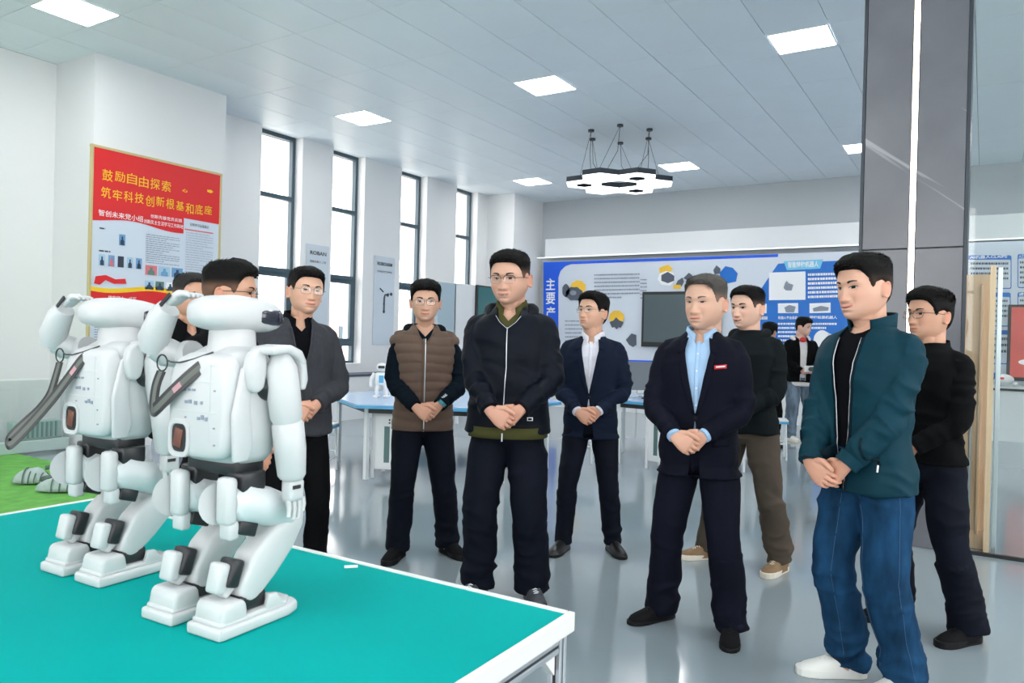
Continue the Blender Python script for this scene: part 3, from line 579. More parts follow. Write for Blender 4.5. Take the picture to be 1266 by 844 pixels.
# ------------------------------------------------------------------ robots
M_rw = mat('robot_white_shell', (0.60, 0.615, 0.62), .35, noise=(4, .015)); M_rg = mat('robot_pale_grey_cover', (0.66, 0.70, 0.71), .35); M_servo = mat('robot_black_servo', (.02, .021, .024), .35); M_vis = mat('robot_visor', (.012, .013, .03), .08, coat=.6)
def R3(rx=0, ry=0, rz=0): return Euler((math.radians(rx), math.radians(ry), math.radians(rz))).to_matrix()
def robot(name_loc, label, long_strap):
    t = empty('humanoid_robot', name_loc, math.radians(2)); tag(t, label, 'robot', 'white humanoid robots')
    W = lambda m, n, par=t, mt=M_rw: m.build(n, mt, par, 50)
    for s in (-1, 1):
        y = s*.075
        # foot: stepped plate, heel housing
        f = MB(); f.prism([(-.115, -.05), (-.105, -.053), (.07, -.052), (.105, -.040), (.115, -.018), (.115, .018), (.105, .040), (.07, .052), (-.105, .053), (-.115, .05)], (0, 0, .024), (0, y, 0), bev=.006)
        f.prism([(-.106, -.045), (.07, -.044), (.098, -.02), (.098, .02), (.07, .044), (-.106, .045)], (0, 0, .012), (0, y, .022), bev=.005)
        ft = W(f, 'foot')
        h = MB(); h.prism([(-.105, 0), (-.033, 0), (-.040, .040), (-.048, .048), (-.090, .048), (-.098, .040)], (0, .088, 0), (0, y-.044, .020), (1, 0, 0), (0, 0, 1), bev=.008); W(h, 'heel_housing', ft)
        W(MB().prism([(.01, 0), (.06, 0), (.04, .028), (.02, .03)], (0, .012, 0), (0, y-.045, .03), (1, 0, 0), (0, 0, 1), bev=.002), 'ankle_fin', ft)
        W(MB().box((-.012, y, .052), (.07, .060, .034), bev=.005), 'ankle_servo', t, M_servo)
        W(MB().box((-.052, y-.002, .118), (.03, .046, .058), rot=R3(0, 18, 0), bev=.006), 'calf_servo', t, M_servo)
        # shank: flat curved shell swung forwards to the knee
        sh = MB()
        prof = [(-.028, .052), (-.046, .070), (-.040, .100), (-.012, .150), (.030, .185), (.082, .215), (.118, .232), (.132, .218), (.128, .185), (.098, .140), (.050, .092), (.006, .058), (-.010, .050)]
        sh.prism(prof, (0, .064, 0), (0, y-.032, 0), (1, 0, 0), (0, 0, 1), bev=.010); W(sh, 'shank')
        cf = MB(); cf.box((-.078, y+.002, .112), (.026, .040, .062), rot=R3(0, 12, 0), bev=.007); cf.box((-.056, y, .092), (.05, .030, .026), rot=R3(0, -40, 0), bev=.006); W(cf, 'calf_cover')
        # thigh: rounded drum-like cover from hip down to the knee
        W(MB().tube([(-.052, y-s*.002, .262), (-.030, y, .262), (.04, y, .240), (.098, y, .216), (.112, y, .212)], [.028, .043, .042, .038, .026], 20, flat=1.0), 'thigh', t, M_rg)
        W(MB().box((-.02, y, .205), (.05, .04, .03), rot=R3(0, 18, 0), bev=.004), 'knee_servo', t, M_servo)
        # rear hip: upright cover with half discs
        k = MB(); k.box((-.062, y, .268), (.028, .042, .100), bev=.010); k.box((-.055, y+s*.001, .206), (.026, .036, .04), bev=.007); W(k, 'hip_cover')
        g = MB(); g.tube([(-.060, y+.030, .258), (-.058, y+.045, .256)], [.044, .036], 20); W(g, 'hip_disc')
        W(MB().box((-.012, y, .305), (.062, .052, .042), bev=.005), 'hip_servo', t, M_servo)
    W(MB().box((-.005, 0, .335), (.075, .16, .04), bev=.006), 'pelvis', t, M_servo)
    # torso: barrel body with flatter back pack
    b = MB(); rg = []
    for z, hx, hy, cx in ((.338, .030, .060, 0), (.343, .052, .088, 0), (.36, .062, .101, 0), (.42, .068, .107, 0), (.49, .070, .108, 0), (.54, .066, .100, 0), (.572, .055, .082, 0), (.588, .038, .052, 0), (.592, .018, .028, 0)):
        rg.append([Vector((cx+hx*math.copysign(abs(math.cos(a))**.62, math.cos(a)), hy*math.copysign(abs(math.sin(a))**.62, math.sin(a)), z)) for a in [2*PI*k/40 for k in range(40)]])
    b.rings(rg); W(b, 'torso')
    bk = MB(); rg = []
    for x, sy, z0, z1 in ((-.052, .098, .352, .575), (-.070, .096, .350, .568), (-.082, .088, .356, .556), (-.086, .078, .366, .540)):
        cz = (z0+z1)/2; hz = (z1-z0)/2
        rg.append([Vector((x, sy*math.copysign(abs(math.cos(a))**.4, math.cos(a)), cz+hz*math.copysign(abs(math.sin(a))**.45, math.sin(a)))) for a in [2*PI*k/40 for k in range(40)]])
    bk.rings(rg); pk = W(bk, 'back_cover')
    W(MB().prism([(-.058, .545), (-.030, .552), (-.038, .47), (-.028, .385), (-.040, .352), (-.075, .352), (-.080, .45)], (0, .012, 0), (0, -.112, 0), (1, 0, 0), (0, 0, 1), bev=.004), 'side_flank', pk)
    # recess with brown battery and small sockets
    fr = MB(); P = lambda r, x: [Vector((x, .048+r*.030*math.copysign(abs(math.cos(a))**.55, math.cos(a)), .392+r*.036*math.copysign(abs(math.sin(a))**.55, math.sin(a)))) for a in [2*PI*k/24 for k in range(24)]]
    fr.rings([P(1.15, -.084), P(1.12, -.090), P(.86, -.090), P(.80, -.083)], caps=False); W(fr, 'battery_frame', pk)
    W(MB().rings([P(.84, -.0868), P(.3, -.0866)]), 'battery_hole', pk, M_servo); W(MB().box((-.087, .052, .392), (.003, .026, .040), rot=R3(12, 0, 0), bev=.001), 'battery', pk, mat('battery_brown', srgb(112, 66, 52), .5))
    pr = MB()
    for (yy, zz, a, c) in ((-.012, .437, .005, .004), (-.024, .440, .006, .006), (-.036, .437, .005, .005), (.030, .437, .003, .002), (.028, .470, .006, .004), (.016, .471, .005, .005), (-.002, .469, .006, .005), (-.020, .470, .004, .004), (.034, .495, .005, .003), (.020, .496, .005, .003), (.006, .496, .007, .003), (-.060, .497, .003, .002), (-.060, .42, .003, .002), (-.062, .385, .003, .002)):
        pr.box((-.0868, yy, zz), (.002, a*1.5, c*1.6))
    W(pr, 'back_sockets', pk, M_print)
    gr = MB(); gr.box((-.0862, 0, .452), (.0016, .14, .0014)); gr.box((-.0862, -.046, .47), (.0016, .0014, .16)); gr.box((-.0862, 0, .515), (.0016, .12, .0014)); W(gr, 'seam', pk, M_rg)
    # neck and head
    W(MB().rings([[Vector((.005+.052*r*math.cos(a), .048*r*math.sin(a), z)) for a in [2*PI*k/28 for k in range(28)]] for z, r in ((.575, 1.1), (.592, 1.0), (.625, .96), (.645, 1.0))]), 'neck')
    hd_ = MB(); rg = []
    for x, hy, hz, cz in ((-.092, .012, .008, .657), (-.088, .032, .020, .658), (-.075, .050, .030, .659), (-.05, .061, .037, .660), (0, .065, .041, .660), (.05, .064, .039, .658), (.082, .060, .035, .656), (.096, .055, .030, .655), (.101, .045, .024, .654)):
        rg.append([Vector((x, hy*math.copysign(abs(math.cos(a))**.75, math.cos(a)), cz+hz*math.copysign(abs(math.sin(a))**.75, math.sin(a)))) for a in [2*PI*k/32 for k in range(32)]])
    hd_.rings(rg); head = W(hd_, 'head')
    vs = MB(); rg = []
    for x, hy, hz, cz in ((.026, .060, .008, .655), (.030, .0668, .017, .655), (.040, .0676, .020, .655), (.070, .0660, .021, .654), (.088, .062, .021, .654), (.099, .056, .019, .653), (.104, .044, .015, .653), (.105, .02, .008, .652)):
        rg.append([Vector((x, hy*math.copysign(abs(math.cos(a))**.35, math.cos(a)), cz+hz*math.copysign(abs(math.sin(a))**.6, math.sin(a)))) for a in [2*PI*k/32 for k in range(32)]])
    vs.rings(rg); W(vs, 'visor', head, M_vis)
    # right arm hanging, shoulder cape
    sc = MB(); rg = []
    N = 16
    for th, (yy, wd) in enumerate(((-.098, .020), (-.106, .040), (-.118, .050), (-.135, .052), (-.150, .046), (-.156, .034))):
        pass
    outer = [(-.048, .500), (-.056, .540), (-.048, .575), (-.022, .592), (.02, .594), (.052, .582), (.068, .555), (.070, .515), (.062, .497)]
    sc.prism(outer[:4]+[(-.010, .585), (-.008, .535), (-.016, .503), (-.032, .492)], (0, -.030, 0), (0, -.100, 0), (1, 0, 0), (0, 0, 1), bev=.008)
    sc.prism([(-.030, .590), (.02, .596), (.052, .584), (.068, .557), (.058, .550), (.040, .568), (.015, .578), (-.028, .573)], (0, -.075, 0), (0, -.092, 0), (1, 0, 0), (0, 0, 1), bev=.006)
    sc.prism([(.050, .582), (.068, .557), (.074, .52), (.066, .497), (.054, .500), (.056, .545), (.044, .568)], (0, -.070, 0), (0, -.094, 0), (1, 0, 0), (0, 0, 1), bev=.005)
    W(sc, 'shoulder_cape')
    W(MB().sphere((.010, -.108, .505), (.03, .03, .03)), 'shoulder_joint', t, M_servo)
    W(MB().tube([(.020, -.135, .575), (.020, -.138, .545), (.026, -.140, .49), (.034, -.141, .44), (.036, -.141, .428)], [.020, .033, .035, .034, .028], 20), 'upper_arm')
    W(MB().tube([(.036, -.141, .436), (.038, -.141, .425), (.046, -.142, .37), (.052, -.142, .315), (.052, -.142, .305)], [.026, .034, .034, .030, .024], 20), 'forearm')
    hn = MB(); hn.box((.056, -.142, .282), (.040, .034, .048), bev=.008)
    hand = W(hn, 'hand')
    for k, (dx, L) in enumerate(((-.016, .036), (-.002, .044), (.012, .042), (.024, .030))):
        W(MB().tube([(.056+dx, -.146, .262), (.058+dx, -.148, .262-L*.5), (.054+dx, -.150, .262-L)], [.0065, .006, .0045], 8), 'finger', hand)
    W(MB().box((.05, -.160, .290), (.022, .002, .008)), 'hand_slot', hand, M_servo)
    # left arm raised with the hand at the head
    W(MB().tube([(-.01, .105, .565), (-.012, .125, .560), (-.015, .145, .560)], [.034, .038, .028], 20), 'left_shoulder')
    W(MB().tube([(-.02, .135, .562), (-.045, .155, .570), (-.070, .163, .585)], [.026, .033, .028], 18), 'upper_arm')
    W(MB().tube([(-.074, .164, .575), (-.078, .155, .600), (-.078, .125, .650), (-.076, .108, .668)], [.026, .033, .030, .024], 18), 'forearm')
    hn = MB(); hn.box((-.074, .082, .690), (.032, .050, .020), rot=R3(-25, 0, 0), bev=.007); hand = W(hn, 'hand')
    for k in range(4): W(MB().tube([(-.088+.011*k, .064, .694), (-.088+.011*k, .046, .698), (-.086+.011*k, .028, .695)], [.006, .0055, .004], 8), 'finger', hand)
    W(MB().box((-.094, .100, .682), (.004, .05, .008), rot=R3(-38, 0, 0)), 'hand_slot', hand, M_servo)
    # lanyard
    st = empty('lanyard'); st.parent = t
    cord = MB(); cord.tube([(-.075, .128+.018*math.cos(a), .548+.018*math.sin(a)) for a in [2*PI*k/14 for k in range(15)]], .0018, 6); cord.tube([(-.075, .112, .555), (-.088, .08, .552), (-.088, .05, .552), (-.078, .02, .560), (-.06, -.02, .576)], .0018, 6); W(cord, 'cord', st, M_dark)
    if long_strap: path = [(-.075, .128, .530), (-.085, .128, .49), (-.095, .135, .445), (-.115, .150, .405), (-.14, .178, .365), (-.155, .200, .335), (-.160, .196, .322), (-.155, .180, .330), (-.135, .135, .380), (-.115, .085, .440), (-.098, .04, .500), (-.088, .015, .535), (-.08, .004, .550)]
    else: path = [(-.075, .130, .530), (-.085, .132, .50), (-.092, .130, .462), (-.100, .118, .448), (-.102, .105, .452), (-.098, .06, .488), (-.092, .02, .520), (-.084, -.012, .545)]
    def ribbon(path, w_, off, th):
        P = [Vector(p) for p in path]; fine = []
        for i in range(len(P)-1):
            a, b, c, d = P[max(i-1, 0)], P[i], P[i+1], P[min(i+2, len(P)-1)]
            for k in range(5):
                u = k/5; fine.append(.5*((2*b)+(c-a)*u+(2*a-5*b+4*c-d)*u*u+(3*b-a-3*c+d)*u**3))
        fine.append(P[-1]); rg = []
        for i, p in enumerate(fine):
            tg = (fine[min(i+1, len(fine)-1)]-fine[max(i-1, 0)]).normalized(); side = tg.cross(Vector((1, 0, 0))).normalized(); nn = side.cross(tg)
            if nn.x > 0: nn = -nn
            q = p+nn*off
            rg.append([q+side*w_+nn*th, q-side*w_+nn*th, q-side*w_-nn*th, q+side*w_-nn*th])
        return MB().rings(rg)
    rb_ = W(ribbon(path, .0150, 0, .0008), 'strap', st, M_dark)
    W(ribbon(path, .0062, 0, .0012), 'strap_centre', rb_, mat('strap_grey', srgb(100, 104, 98), .6))
    p = Vector(path[-3]); W(ribbon([p+(Vector(path[-2])-p)*.1, p+(Vector(path[-2])-p)*.6], .0062, 0, .0019), 'strap_tag', rb_, mat('strap_pink', srgb(196, 150, 156), .6))
    return t
robot((1.085, 1.405, TZ+.0005), 'white humanoid robot in front at the table edge, saluting, with short lanyard', False)
robot((1.125, 1.905, TZ+.0005), 'white humanoid robot behind on the left, saluting, with long dangling lanyard', True)

# grey shell pieces lying on the turf
M_shell = mat('grey_shell', srgb(176, 192, 190), .6, noise=(16, .12)); M_shdk = mat('grey_shell_dark', srgb(92, 110, 104), .7)
def shell(px, py, ln, label, seed, rz):
    p = on_z(px, py, .024); r = random.Random(seed); t = empty('grey_shell', (p.x, p.y, .036), rz); tag(t, label, 'shell', 'grey shells on the turf')
    m = MB(); rg = []
    for i in range(13):
        u = i/12; w_ = .085*math.sin(PI*min(1, .12+u*.8))**.6*(1-.25*u); hgt = .14*(math.sin(PI*(.15+.7*u)))**1.3*(1+.08*math.sin(9*u+seed))
        rg.append([Vector((ln*(u-.5), w_*math.cos(a)*(1+.06*math.sin(5*a+i)), max(.004, hgt*math.sin(a))*(1+.05*math.sin(7*a+2*i)))) for a in [PI*k/12 for k in range(13)]])
    m.rings(rg, closed=False, caps=False); ob = m.build('body', M_shell, t, 80); md = ob.modifiers.new('thick', 'SOLIDIFY'); md.thickness = .012
    for k in range(4): MB().tube([(ln*(-.15+.16*k), .088*math.cos(a), .004+.128*(1-.1*k)*max(0, math.sin(a))) for a in [PI*j/10 for j in range(11)]], .006, 6).build('rib', M_shdk, t, 60)
    MB().sphere((ln*.42, 0, .035), (.07, .07, .035), 12, 8).build('crumpled_end', M_shdk, t, 60)
    return t
shell(40, 598, .30, 'smaller grey ribbed shell lying on the turf, left of the other', 1, -.9); shell(78, 608, .40, 'larger grey ribbed shell lying on the turf beside the rear robot', 2, -.9)
p = on_z(56, 582, .03); br = MB().tube([(0, 0, .04), (.12, -.10, .06), (.22, -.16, .09), (.28, -.20, .12)], [.02, .02, .022, .016], 10).build('dark_bar', M_shdk, None, 60, loc=(p.x, p.y, .02)); tag(br, 'dark green grey bar lying behind the two shells on the turf', 'bar')

# ------------------------------------------------------------------ lab tables, stools, cabinets
def stool(x, y, rz, label, h=.50):
    t = empty('stool', (x, y, 0), rz); tag(t, label, 'stool', 'white stools with blue rimmed seats')
    MB().box((0, 0, h-.012), (.34, .25, .02), bev=.006).build('seat', M_whitep, t); MB().box((0, 0, h-.036), (.345, .255, .028), bev=.006).build('seat_edge', M_bluedge, t)
    for sx in (-1, 1):
        for sy in (-1, 1): MB().tube([(sx*.14, sy*.095, h-.04), (sx*.155, sy*.11, 0)], .012, 8).build('leg', M_whitep, t, 60)
    for sy in (-1, 1): MB().cyl((-.15, sy*.107, .14), (.15, sy*.107, .14), .009, n=8).build('stretcher', M_whitep, t, 60)
    for sx in (-1, 1): MB().cyl((sx*.15, -.107, .2), (sx*.15, .107, .2), .009, n=8).build('stretcher', M_whitep, t, 60)
    return t
def lab_table(x, y, rz, label, R=1.0, cab=(0, 1), z=.75):
    t = empty('hexagon_table', (x, y, 0), rz); tag(t, label, 'table', 'hexagonal lab tables')
    P = [(R*math.cos(PI/3*k), R*math.sin(PI/3*k)) for k in range(6)]
    MB().prism([(p[0]*.995, p[1]*.995) for p in P], (0, 0, .010), (0, 0, z-.010), bev=.002).build('table_top', M_bluetop, t); MB().prism(P, (0, 0, .030), (0, 0, z-.041), bev=.004).build('table_edge', M_bluedge, t)
    f = MB(); q = [(p[0]*.88, p[1]*.88) for p in P]
    for i in range(6):
        a, b = Vector((*q[i], z-.07)), Vector((*q[(i+1) % 6], z-.07)); f.box((a+b)/2, (.025, (b-a).length, .05), rot=Matrix.Rotation(math.atan2(b.y-a.y, b.x-a.x)-PI/2, 3, 'Z'))
    f.build('under_frame', M_dark, t)
    for i in range(6):
        MB().box((q[i][0], q[i][1], (z-.04)/2), (.04, .04, z-.04)).build('leg', M_whitep, t)
    for i in cab:
        a = PI/3*i+PI/6; r_ = .70*R; rot = Matrix.Rotation(a, 3, 'Z'); c = Vector((r_*math.cos(a), r_*math.sin(a), 0)); off = rot @ Vector((0, .12, 0))
        cb = empty('cabinet', tuple(c+off), a); cb.parent = t
        MB().box((0, 0, .37), (.30, .26, .56), bev=.004).build('body', M_whitep, cb)
        for sx in (-1, 1):
            for sy in (-1, 1): MB().box((sx*.14, sy*.125, .33), (.03, .03, .66)).build('post', M_whitep, cb)
        MB().box((.152, 0, .37), (.006, .20, .52)).build('door', M_white, cb); MB().box((.156, -.01, .34), (.004, .05, .36)).build('vent_window', mat('cabinet_window', srgb(92, 120, 120), .3), cb)
        for dz in (.585, .555): MB().cyl((.154, .02, dz), (.162, .02, dz), .009, n=12).build('knob', M_dark, cb, 60)
    return t
def cab_free(px, fy, w_, label, rz):
    pass
tA = lab_table(6.77, 5.115, math.radians(-2), 'pale blue hexagonal table behind the man in the brown vest, bearing a small robot', 1.33, ())
def cabinet(par, x, y, a):
    cb = empty('cabinet', (x, y, 0), a); cb.parent = par
    MB().box((0, 0, .37), (.40, .26, .56), bev=.004).build('body', M_whitep, cb)
    for sx in (-1, 1):
        for sy in (-1, 1): MB().box((sx*.19, sy*.125, .33), (.03, .03, .66)).build('post', M_whitep, cb)
    MB().box((.202, 0, .37), (.006, .20, .52)).build('door', M_white, cb); MB().box((.206, .02, .34), (.004, .055, .36)).build('vent_window', mat('cabinet_window', srgb(92, 120, 120), .3), cb)
    for dz in (.585, .555): MB().cyl((.204, .045, dz), (.212, .045, dz), .009, n=12).build('knob', M_dark, cb, 60)
rel = Matrix.Rotation(math.radians(2), 3, 'Z')
for (x, y, a) in ((5.93, 5.13, 205), (6.36, 4.22, 222)): q = rel @ Vector((x-6.77, y-5.115, 0)); cabinet(tA, q.x, q.y, math.radians(a+2))
tB = lab_table(8.9, 3.05, math.radians(20), 'pale blue hexagonal table with a grey monitor, between the two navy suits', 1.0, (2, 3, 4))
tC = lab_table(10.4, 8.0, math.radians(10), 'farthest pale blue hexagonal table, just in front of the window bench', .75, ())
stool(5.95, 6.55, .5, 'white stool with blue seat rim farther back beside the man in the dark grey jacket')
stool(5.62, 5.78, .5, 'white stool with blue seat rim nearest the white cabinet behind the vest')
stool(8.0, 3.95, .3, 'white stool with blue seat under the table with the grey monitor')
stool(9.9, 2.2, .3, 'white stool behind the table, beside the distant young man')
# small white desk robot
tr2 = empty('desk_robot', (6.26, 5.56, .751), math.radians(32)); tag(tr2, 'small white humanoid desk robot standing on the table behind the man in the vest', 'toy robot')
MB().box((0, 0, .20), (.09, .14, .14), bev=.02).build('torso', M_white, tr2, 50); MB().sphere((0, 0, .325), (.055, .065, .05)).build('head', M_white, tr2, 60); MB().box((-.052, 0, .33), (.012, .07, .03), bev=.005).build('face', M_dark, tr2)
MB().box((-.05, 0, .20), (.01, .05, .08)).build('chest_light', M_bluedge, tr2)
for s in (-1, 1):
    MB().tube([(0, s*.08, .26), (-.01, s*.12, .19), (-.05, s*.11, .12)], [.022, .02, .018], 10).build('arm', M_white, tr2, 60); MB().tube([(0, s*.04, .14), (-.02, s*.05, .08), (0, s*.05, .03)], [.026, .024, .02], 10).build('leg', M_white, tr2, 60); MB().box((-.01, s*.055, .012), (.12, .06, .024), bev=.008).build('foot', M_white, tr2)
# monitors seen from behind on the second table
def monitor(x, y, rz, label, w_=.58, h_=.34, zb=.10):
    t = empty('monitor', (x, y, .75), rz); tag(t, label, 'monitor', 'computer monitors on the lab tables')
    MB().box((0, 0, zb+h_/2), (.03, w_, h_), bev=.006).build('casing', mat('monitor_back', srgb(116, 122, 128), .45), t); MB().box((.0, 0, zb+h_+.008), (.032, w_, .018)).build('blue_film', M_bluedk, t)
    MB().box((.02, 0, zb+h_/2), (.006, w_-.03, h_-.03)).build('screen', M_dark, t); MB().box((0, 0, .09), (.03, .05, .14)).build('neck', M_dark, t); MB().box((0, 0, .008), (.18, .24, .014), bev=.005).build('base', M_dark, t)
    return t
monitor(8.55, 3.35, math.radians(25), 'grey monitor seen from behind with a blue top edge, between the two navy suits')
kb_ = MB().tube([(-.2, .1, 0), (-.05, .16, .004), (.1, .1, 0), (.2, .16, 0), (.3, .1, 0)], .008, 8).build('coiled_cable', M_whitep, None, 60, loc=(8.45, 3.42, .762)); tag(kb_, 'white coiled cable lying on the table under the grey monitor', 'cable')
# back-left corner: whiteboard panel with dark screen
pn = empty('white_partition', (0, 0, 0)); tag(pn, 'pale grey partition panels in the far corner behind the man in the vest', 'partition')
for (x0, x1, ytop, ybot, mt_, nm) in ((541, 560, 348, 470, mat('pale_cyan_panel', srgb(180, 200, 212), .35), 'cyan_panel'), (561.5, 588, 349.5, 470, M_whitep, 'white_panel')):
    a = on_y(x0, ytop, 8.6); b = on_y(x1, ybot, 8.6); z1 = a.z; MB().box(((a.x+b.x)/2, 8.6, z1/2), (b.x-a.x, .05, z1), bev=.005).build(nm, mt_, pn)
a = on_y(589, 352, 8.55); b = on_y(640, 395, 8.55)
dk = empty('dark_display', ((a.x+b.x)/2, 8.55, 0)); tag(dk, 'dark display in the far corner left of the tall man in the hooded jacket', 'display')
MB().box((0, 0, (a.z+b.z)/2), (b.x-a.x, .06, a.z-b.z), bev=.008).build('frame', M_dark, dk); MB().box((0, -.032, (a.z+b.z)/2), (b.x-a.x-.06, .004, a.z-b.z-.06)).build('screen', mat('teal_screen', (.01, .02, .025), .2, emit=(.05, .3, .33), es=.25, noise=(5, .5)), dk)
MB().box((0, .0, b.z/2), (.08, .05, b.z)).build('post', M_dark, dk); MB().box((0, 0, .015), (.7, .4, .03)).build('base', M_dark, dk)
# white bench units along the windows
wu = empty('low_bench', (0, 0, 0)); tag(wu, 'low white bench with a dark top line running under the windows', 'bench')
for x in np.arange(6.9, 13.2, 1.0): MB().box((x+.4, 9.21, .36), (.985, .44, .72)).build('cabinet_front', M_whitep, wu)
MB().box((10.25, 9.2, .745), (7.0, .48, .03)).build('worktop', M_printdk, wu)
# ------------------------------------------------------------------ people
_rs = np.random.RandomState(7); _LAT = _rs.rand(32, 32, 32)
def vn(p):
    """smooth value noise, p is (N, 3)"""
    i = np.floor(p).astype(int); f = p-i; f = f*f*(3-2*f); out = 0
    for dx in (0, 1):
        for dy in (0, 1):
            for dz in (0, 1):
                wt = (f[:, 0] if dx else 1-f[:, 0])*(f[:, 1] if dy else 1-f[:, 1])*(f[:, 2] if dz else 1-f[:, 2])
                out = out + wt*_LAT[(i[:, 0]+dx) % 32, (i[:, 1]+dy) % 32, (i[:, 2]+dz) % 32]
    return out
def ridge(p): return 1-2*np.abs(vn(p)-.5)*1.6
def sm(x, a, b): t = np.clip((x-a)/(b-a), 0, 1); return t*t*(3-2*t)
def co_of(me): a = np.empty(len(me.vertices)*3); me.vertices.foreach_get('co', a); return a.reshape(-1, 3)
def set_co(me, a): me.vertices.foreach_set('co', np.ascontiguousarray(a).ravel()); me.update()
def no_of(me): a = np.empty(len(me.vertices)*3, dtype=np.float32); me.vertex_normals.foreach_get('vector', a); return a.reshape(-1, 3).astype(float)
def remesh(mb, vox, smooth=0, fac=.5):
    """joins everything collected in mb into one continuous skin"""
    bmesh.ops.recalc_face_normals(mb.bm, faces=mb.bm.faces)
    me = bpy.data.meshes.new('r'); mb.bm.to_mesh(me); mb.bm.free()
    o = bpy.data.objects.new('r', me); C.objects.link(o)
    m = o.modifiers.new('r', 'REMESH'); m.mode = 'VOXEL'; m.voxel_size = vox; m.use_smooth_shade = True
    if smooth: s = o.modifiers.new('s', 'SMOOTH'); s.iterations = smooth; s.factor = fac
    dg = bpy.context.evaluated_depsgraph_get(); dg.update(); out = bpy.data.meshes.new_from_object(o.evaluated_get(dg))
    bpy.data.objects.remove(o); bpy.data.meshes.remove(me); return out
def sup(t, e): return math.copysign(abs(math.cos(t))**e, math.cos(t)), math.copysign(abs(math.sin(t))**e, math.sin(t))
def torso_rings(tab, n=36, e=.82):
    R = []
    for z, hw, yf, yb in tab:
        cy = (yf+yb)/2; hy = (yb-yf)/2; R.append([Vector((hw*sup(2*PI*k/n, e)[0], cy+hy*sup(2*PI*k/n, e)[1], z)) for k in range(n)])
    return R
def ik(S, Wp, L1, L2, pole):
    S = Vector(S); Wp = Vector(Wp); d = Wp-S; D = d.length; k = max(1, D*1.004/(L1+L2)); L1 *= k; L2 *= k; u = d.normalized()
    x = (L1*L1-L2*L2+D*D)/(2*D); h = math.sqrt(max(0, L1*L1-x*x)); p = Vector(pole); p = (p-u*p.dot(u)).normalized(); return S+u*x+p*h
def spl(pts, rad, k=4):
    P = [Vector(p) for p in pts]; O = []; R = []
    for i in range(len(P)-1):
        a, b, c, d = P[max(i-1, 0)], P[i], P[i+1], P[min(i+2, len(P)-1)]
        for j in range(k): u = j/k; O.append(.5*((2*b)+(c-a)*u+(2*a-5*b+4*c-d)*u*u+(3*b-a-3*c+d)*u**3)); R.append(rad[i]*(1-u)+rad[i+1]*u)
    return O+[P[-1]], R+[rad[-1]]

# head: z = 0 at the eyes, face towards -Y
HT = [(.118, .004, -.004, .012), (.115, .030, -.034, .042), (.107, .050, -.058, .066), (.092, .065, -.078, .086), (.070, .0745, -.090, .098), (.045, .079, -.097, .104), (.020, .080, -.099, .104), (0, .079, -.096, .101), (-.025, .076, -.094, .094), (-.045, .071, -.093, .084),
      (-.065, .064, -.092, .072), (-.080, .057, -.092, .062), (-.095, .047, -.091, .052), (-.106, .036, -.087, .044), (-.113, .025, -.078, .035), (-.117, .012, -.060, .01)]
_hz = np.array([h[0] for h in HT][::-1]); _hw = np.array([h[1] for h in HT][::-1]); _hf = np.array([h[2] for h in HT][::-1]); _hb = np.array([h[3] for h in HT][::-1])
def hsurf(z, a, off=0):
    """skull surface at height z and angle a (0 = face)"""
    hw, yf, yb = np.interp(z, _hz, _hw), np.interp(z, _hz, _hf), np.interp(z, _hz, _hb)
    s, c = math.sin(a), math.cos(a); e = .89
    x = hw*math.copysign(abs(s)**e, s); y = (yf if c > 0 else yb)*abs(c)**e
    v = Vector((x, y, z)); n = Vector((x/.079**2, (y-.003)/.1**2, (z if z > 0 else z*.2)/.118**2)).normalized(); return v+n*off
def make_head():
    m = MB(); zs = list(np.linspace(-.117, .100, 48))+[.105, .109, .112, .115, .117, .118]
    m.rings([[hsurf(z, 2*PI*k/64) for k in range(64)] for z in zs])
    m.tube([(0, .030, -.04), (0, .034, -.10), (0, .040, -.16), (0, .045, -.25)], [.055, .054, .055, .066], 28)
    m.tube([(0, -.02, -.075), (0, .0, -.125), (0, .018, -.17)], [.045, .040, .046], 20)
    for s in (-1, 1):
        c = Vector((s*.080, .016, -.010)); m.sphere(c+Vector((s*.004, 0, 0)), (.006, .017, .029), 14, 10, rot=R3(0, s*8, s*-18))
        pts = [c+Vector((s*(.010+.004*math.cos(t)), .015*math.sin(t)+.003, .028*math.cos(t))) for t in np.linspace(-.5, 3.7, 12)]
        m.tube(pts, [.003]+[.0042]*10+[.0055], 8)
    me = remesh(m, .0033, 2, .4); p = co_of(me); x, y, z = p.T; fr = sm(-y, .03, .07)
    g = lambda cx, cz, sx, sz: np.exp(-((x-cx)/sx)**2-((z-cz)/sz)**2)*fr
    d = np.zeros(len(p))
    # nose ridge, tip and wings
    t = np.clip((.014-z)/.060, 0, 1); A = (.003+.019*t**1.3)*np.where(z < -.046, np.exp(-((z+.046)/.006)**2), 1)*np.where(z > .014, np.exp(-((z-.014)/.012)**2), 1)
    d += A*np.exp(-(x/(.0075+.006*t))**2)*fr
    for s in (-1, 1):
        d += .0075*g(s*.0145, -.043, .0065, .0075); d -= .0095*g(s*.031, .002, .017, .011); d += .0035*g(s*.034, .024, .022, .008); d += .004*g(s*.046, -.030, .020, .016)
        d += .0035*g(s*.031, .0005, .012, .0055); d -= .0032*g(s*(.0285), -.055, .005, .015); d -= .0015*g(s*.033, -.012, .012, .005); d -= .003*g(s*.066, -.05, .012, .03)
    d -= .004*g(0, .006, .008, .008); d += .0065*g(0, -.071, .026, .016); d += .0035*g(0, -.0665, .020, .0035); d += .0045*g(0, -.0795, .017, .0045); d -= .003*g(0, -.073, .022, .002); d -= .0045*g(0, -.089, .02, .005); d += .006*g(0, -.103, .018, .011)
    y -= d; set_co(me, p); fc = np.array([tuple(f.vertices) if len(f.vertices) == 4 else tuple(f.vertices)+(-1,) for f in me.polygons]); bpy.data.meshes.remove(me)
    return p.copy(), fc
HEADV, HEADF = make_head()

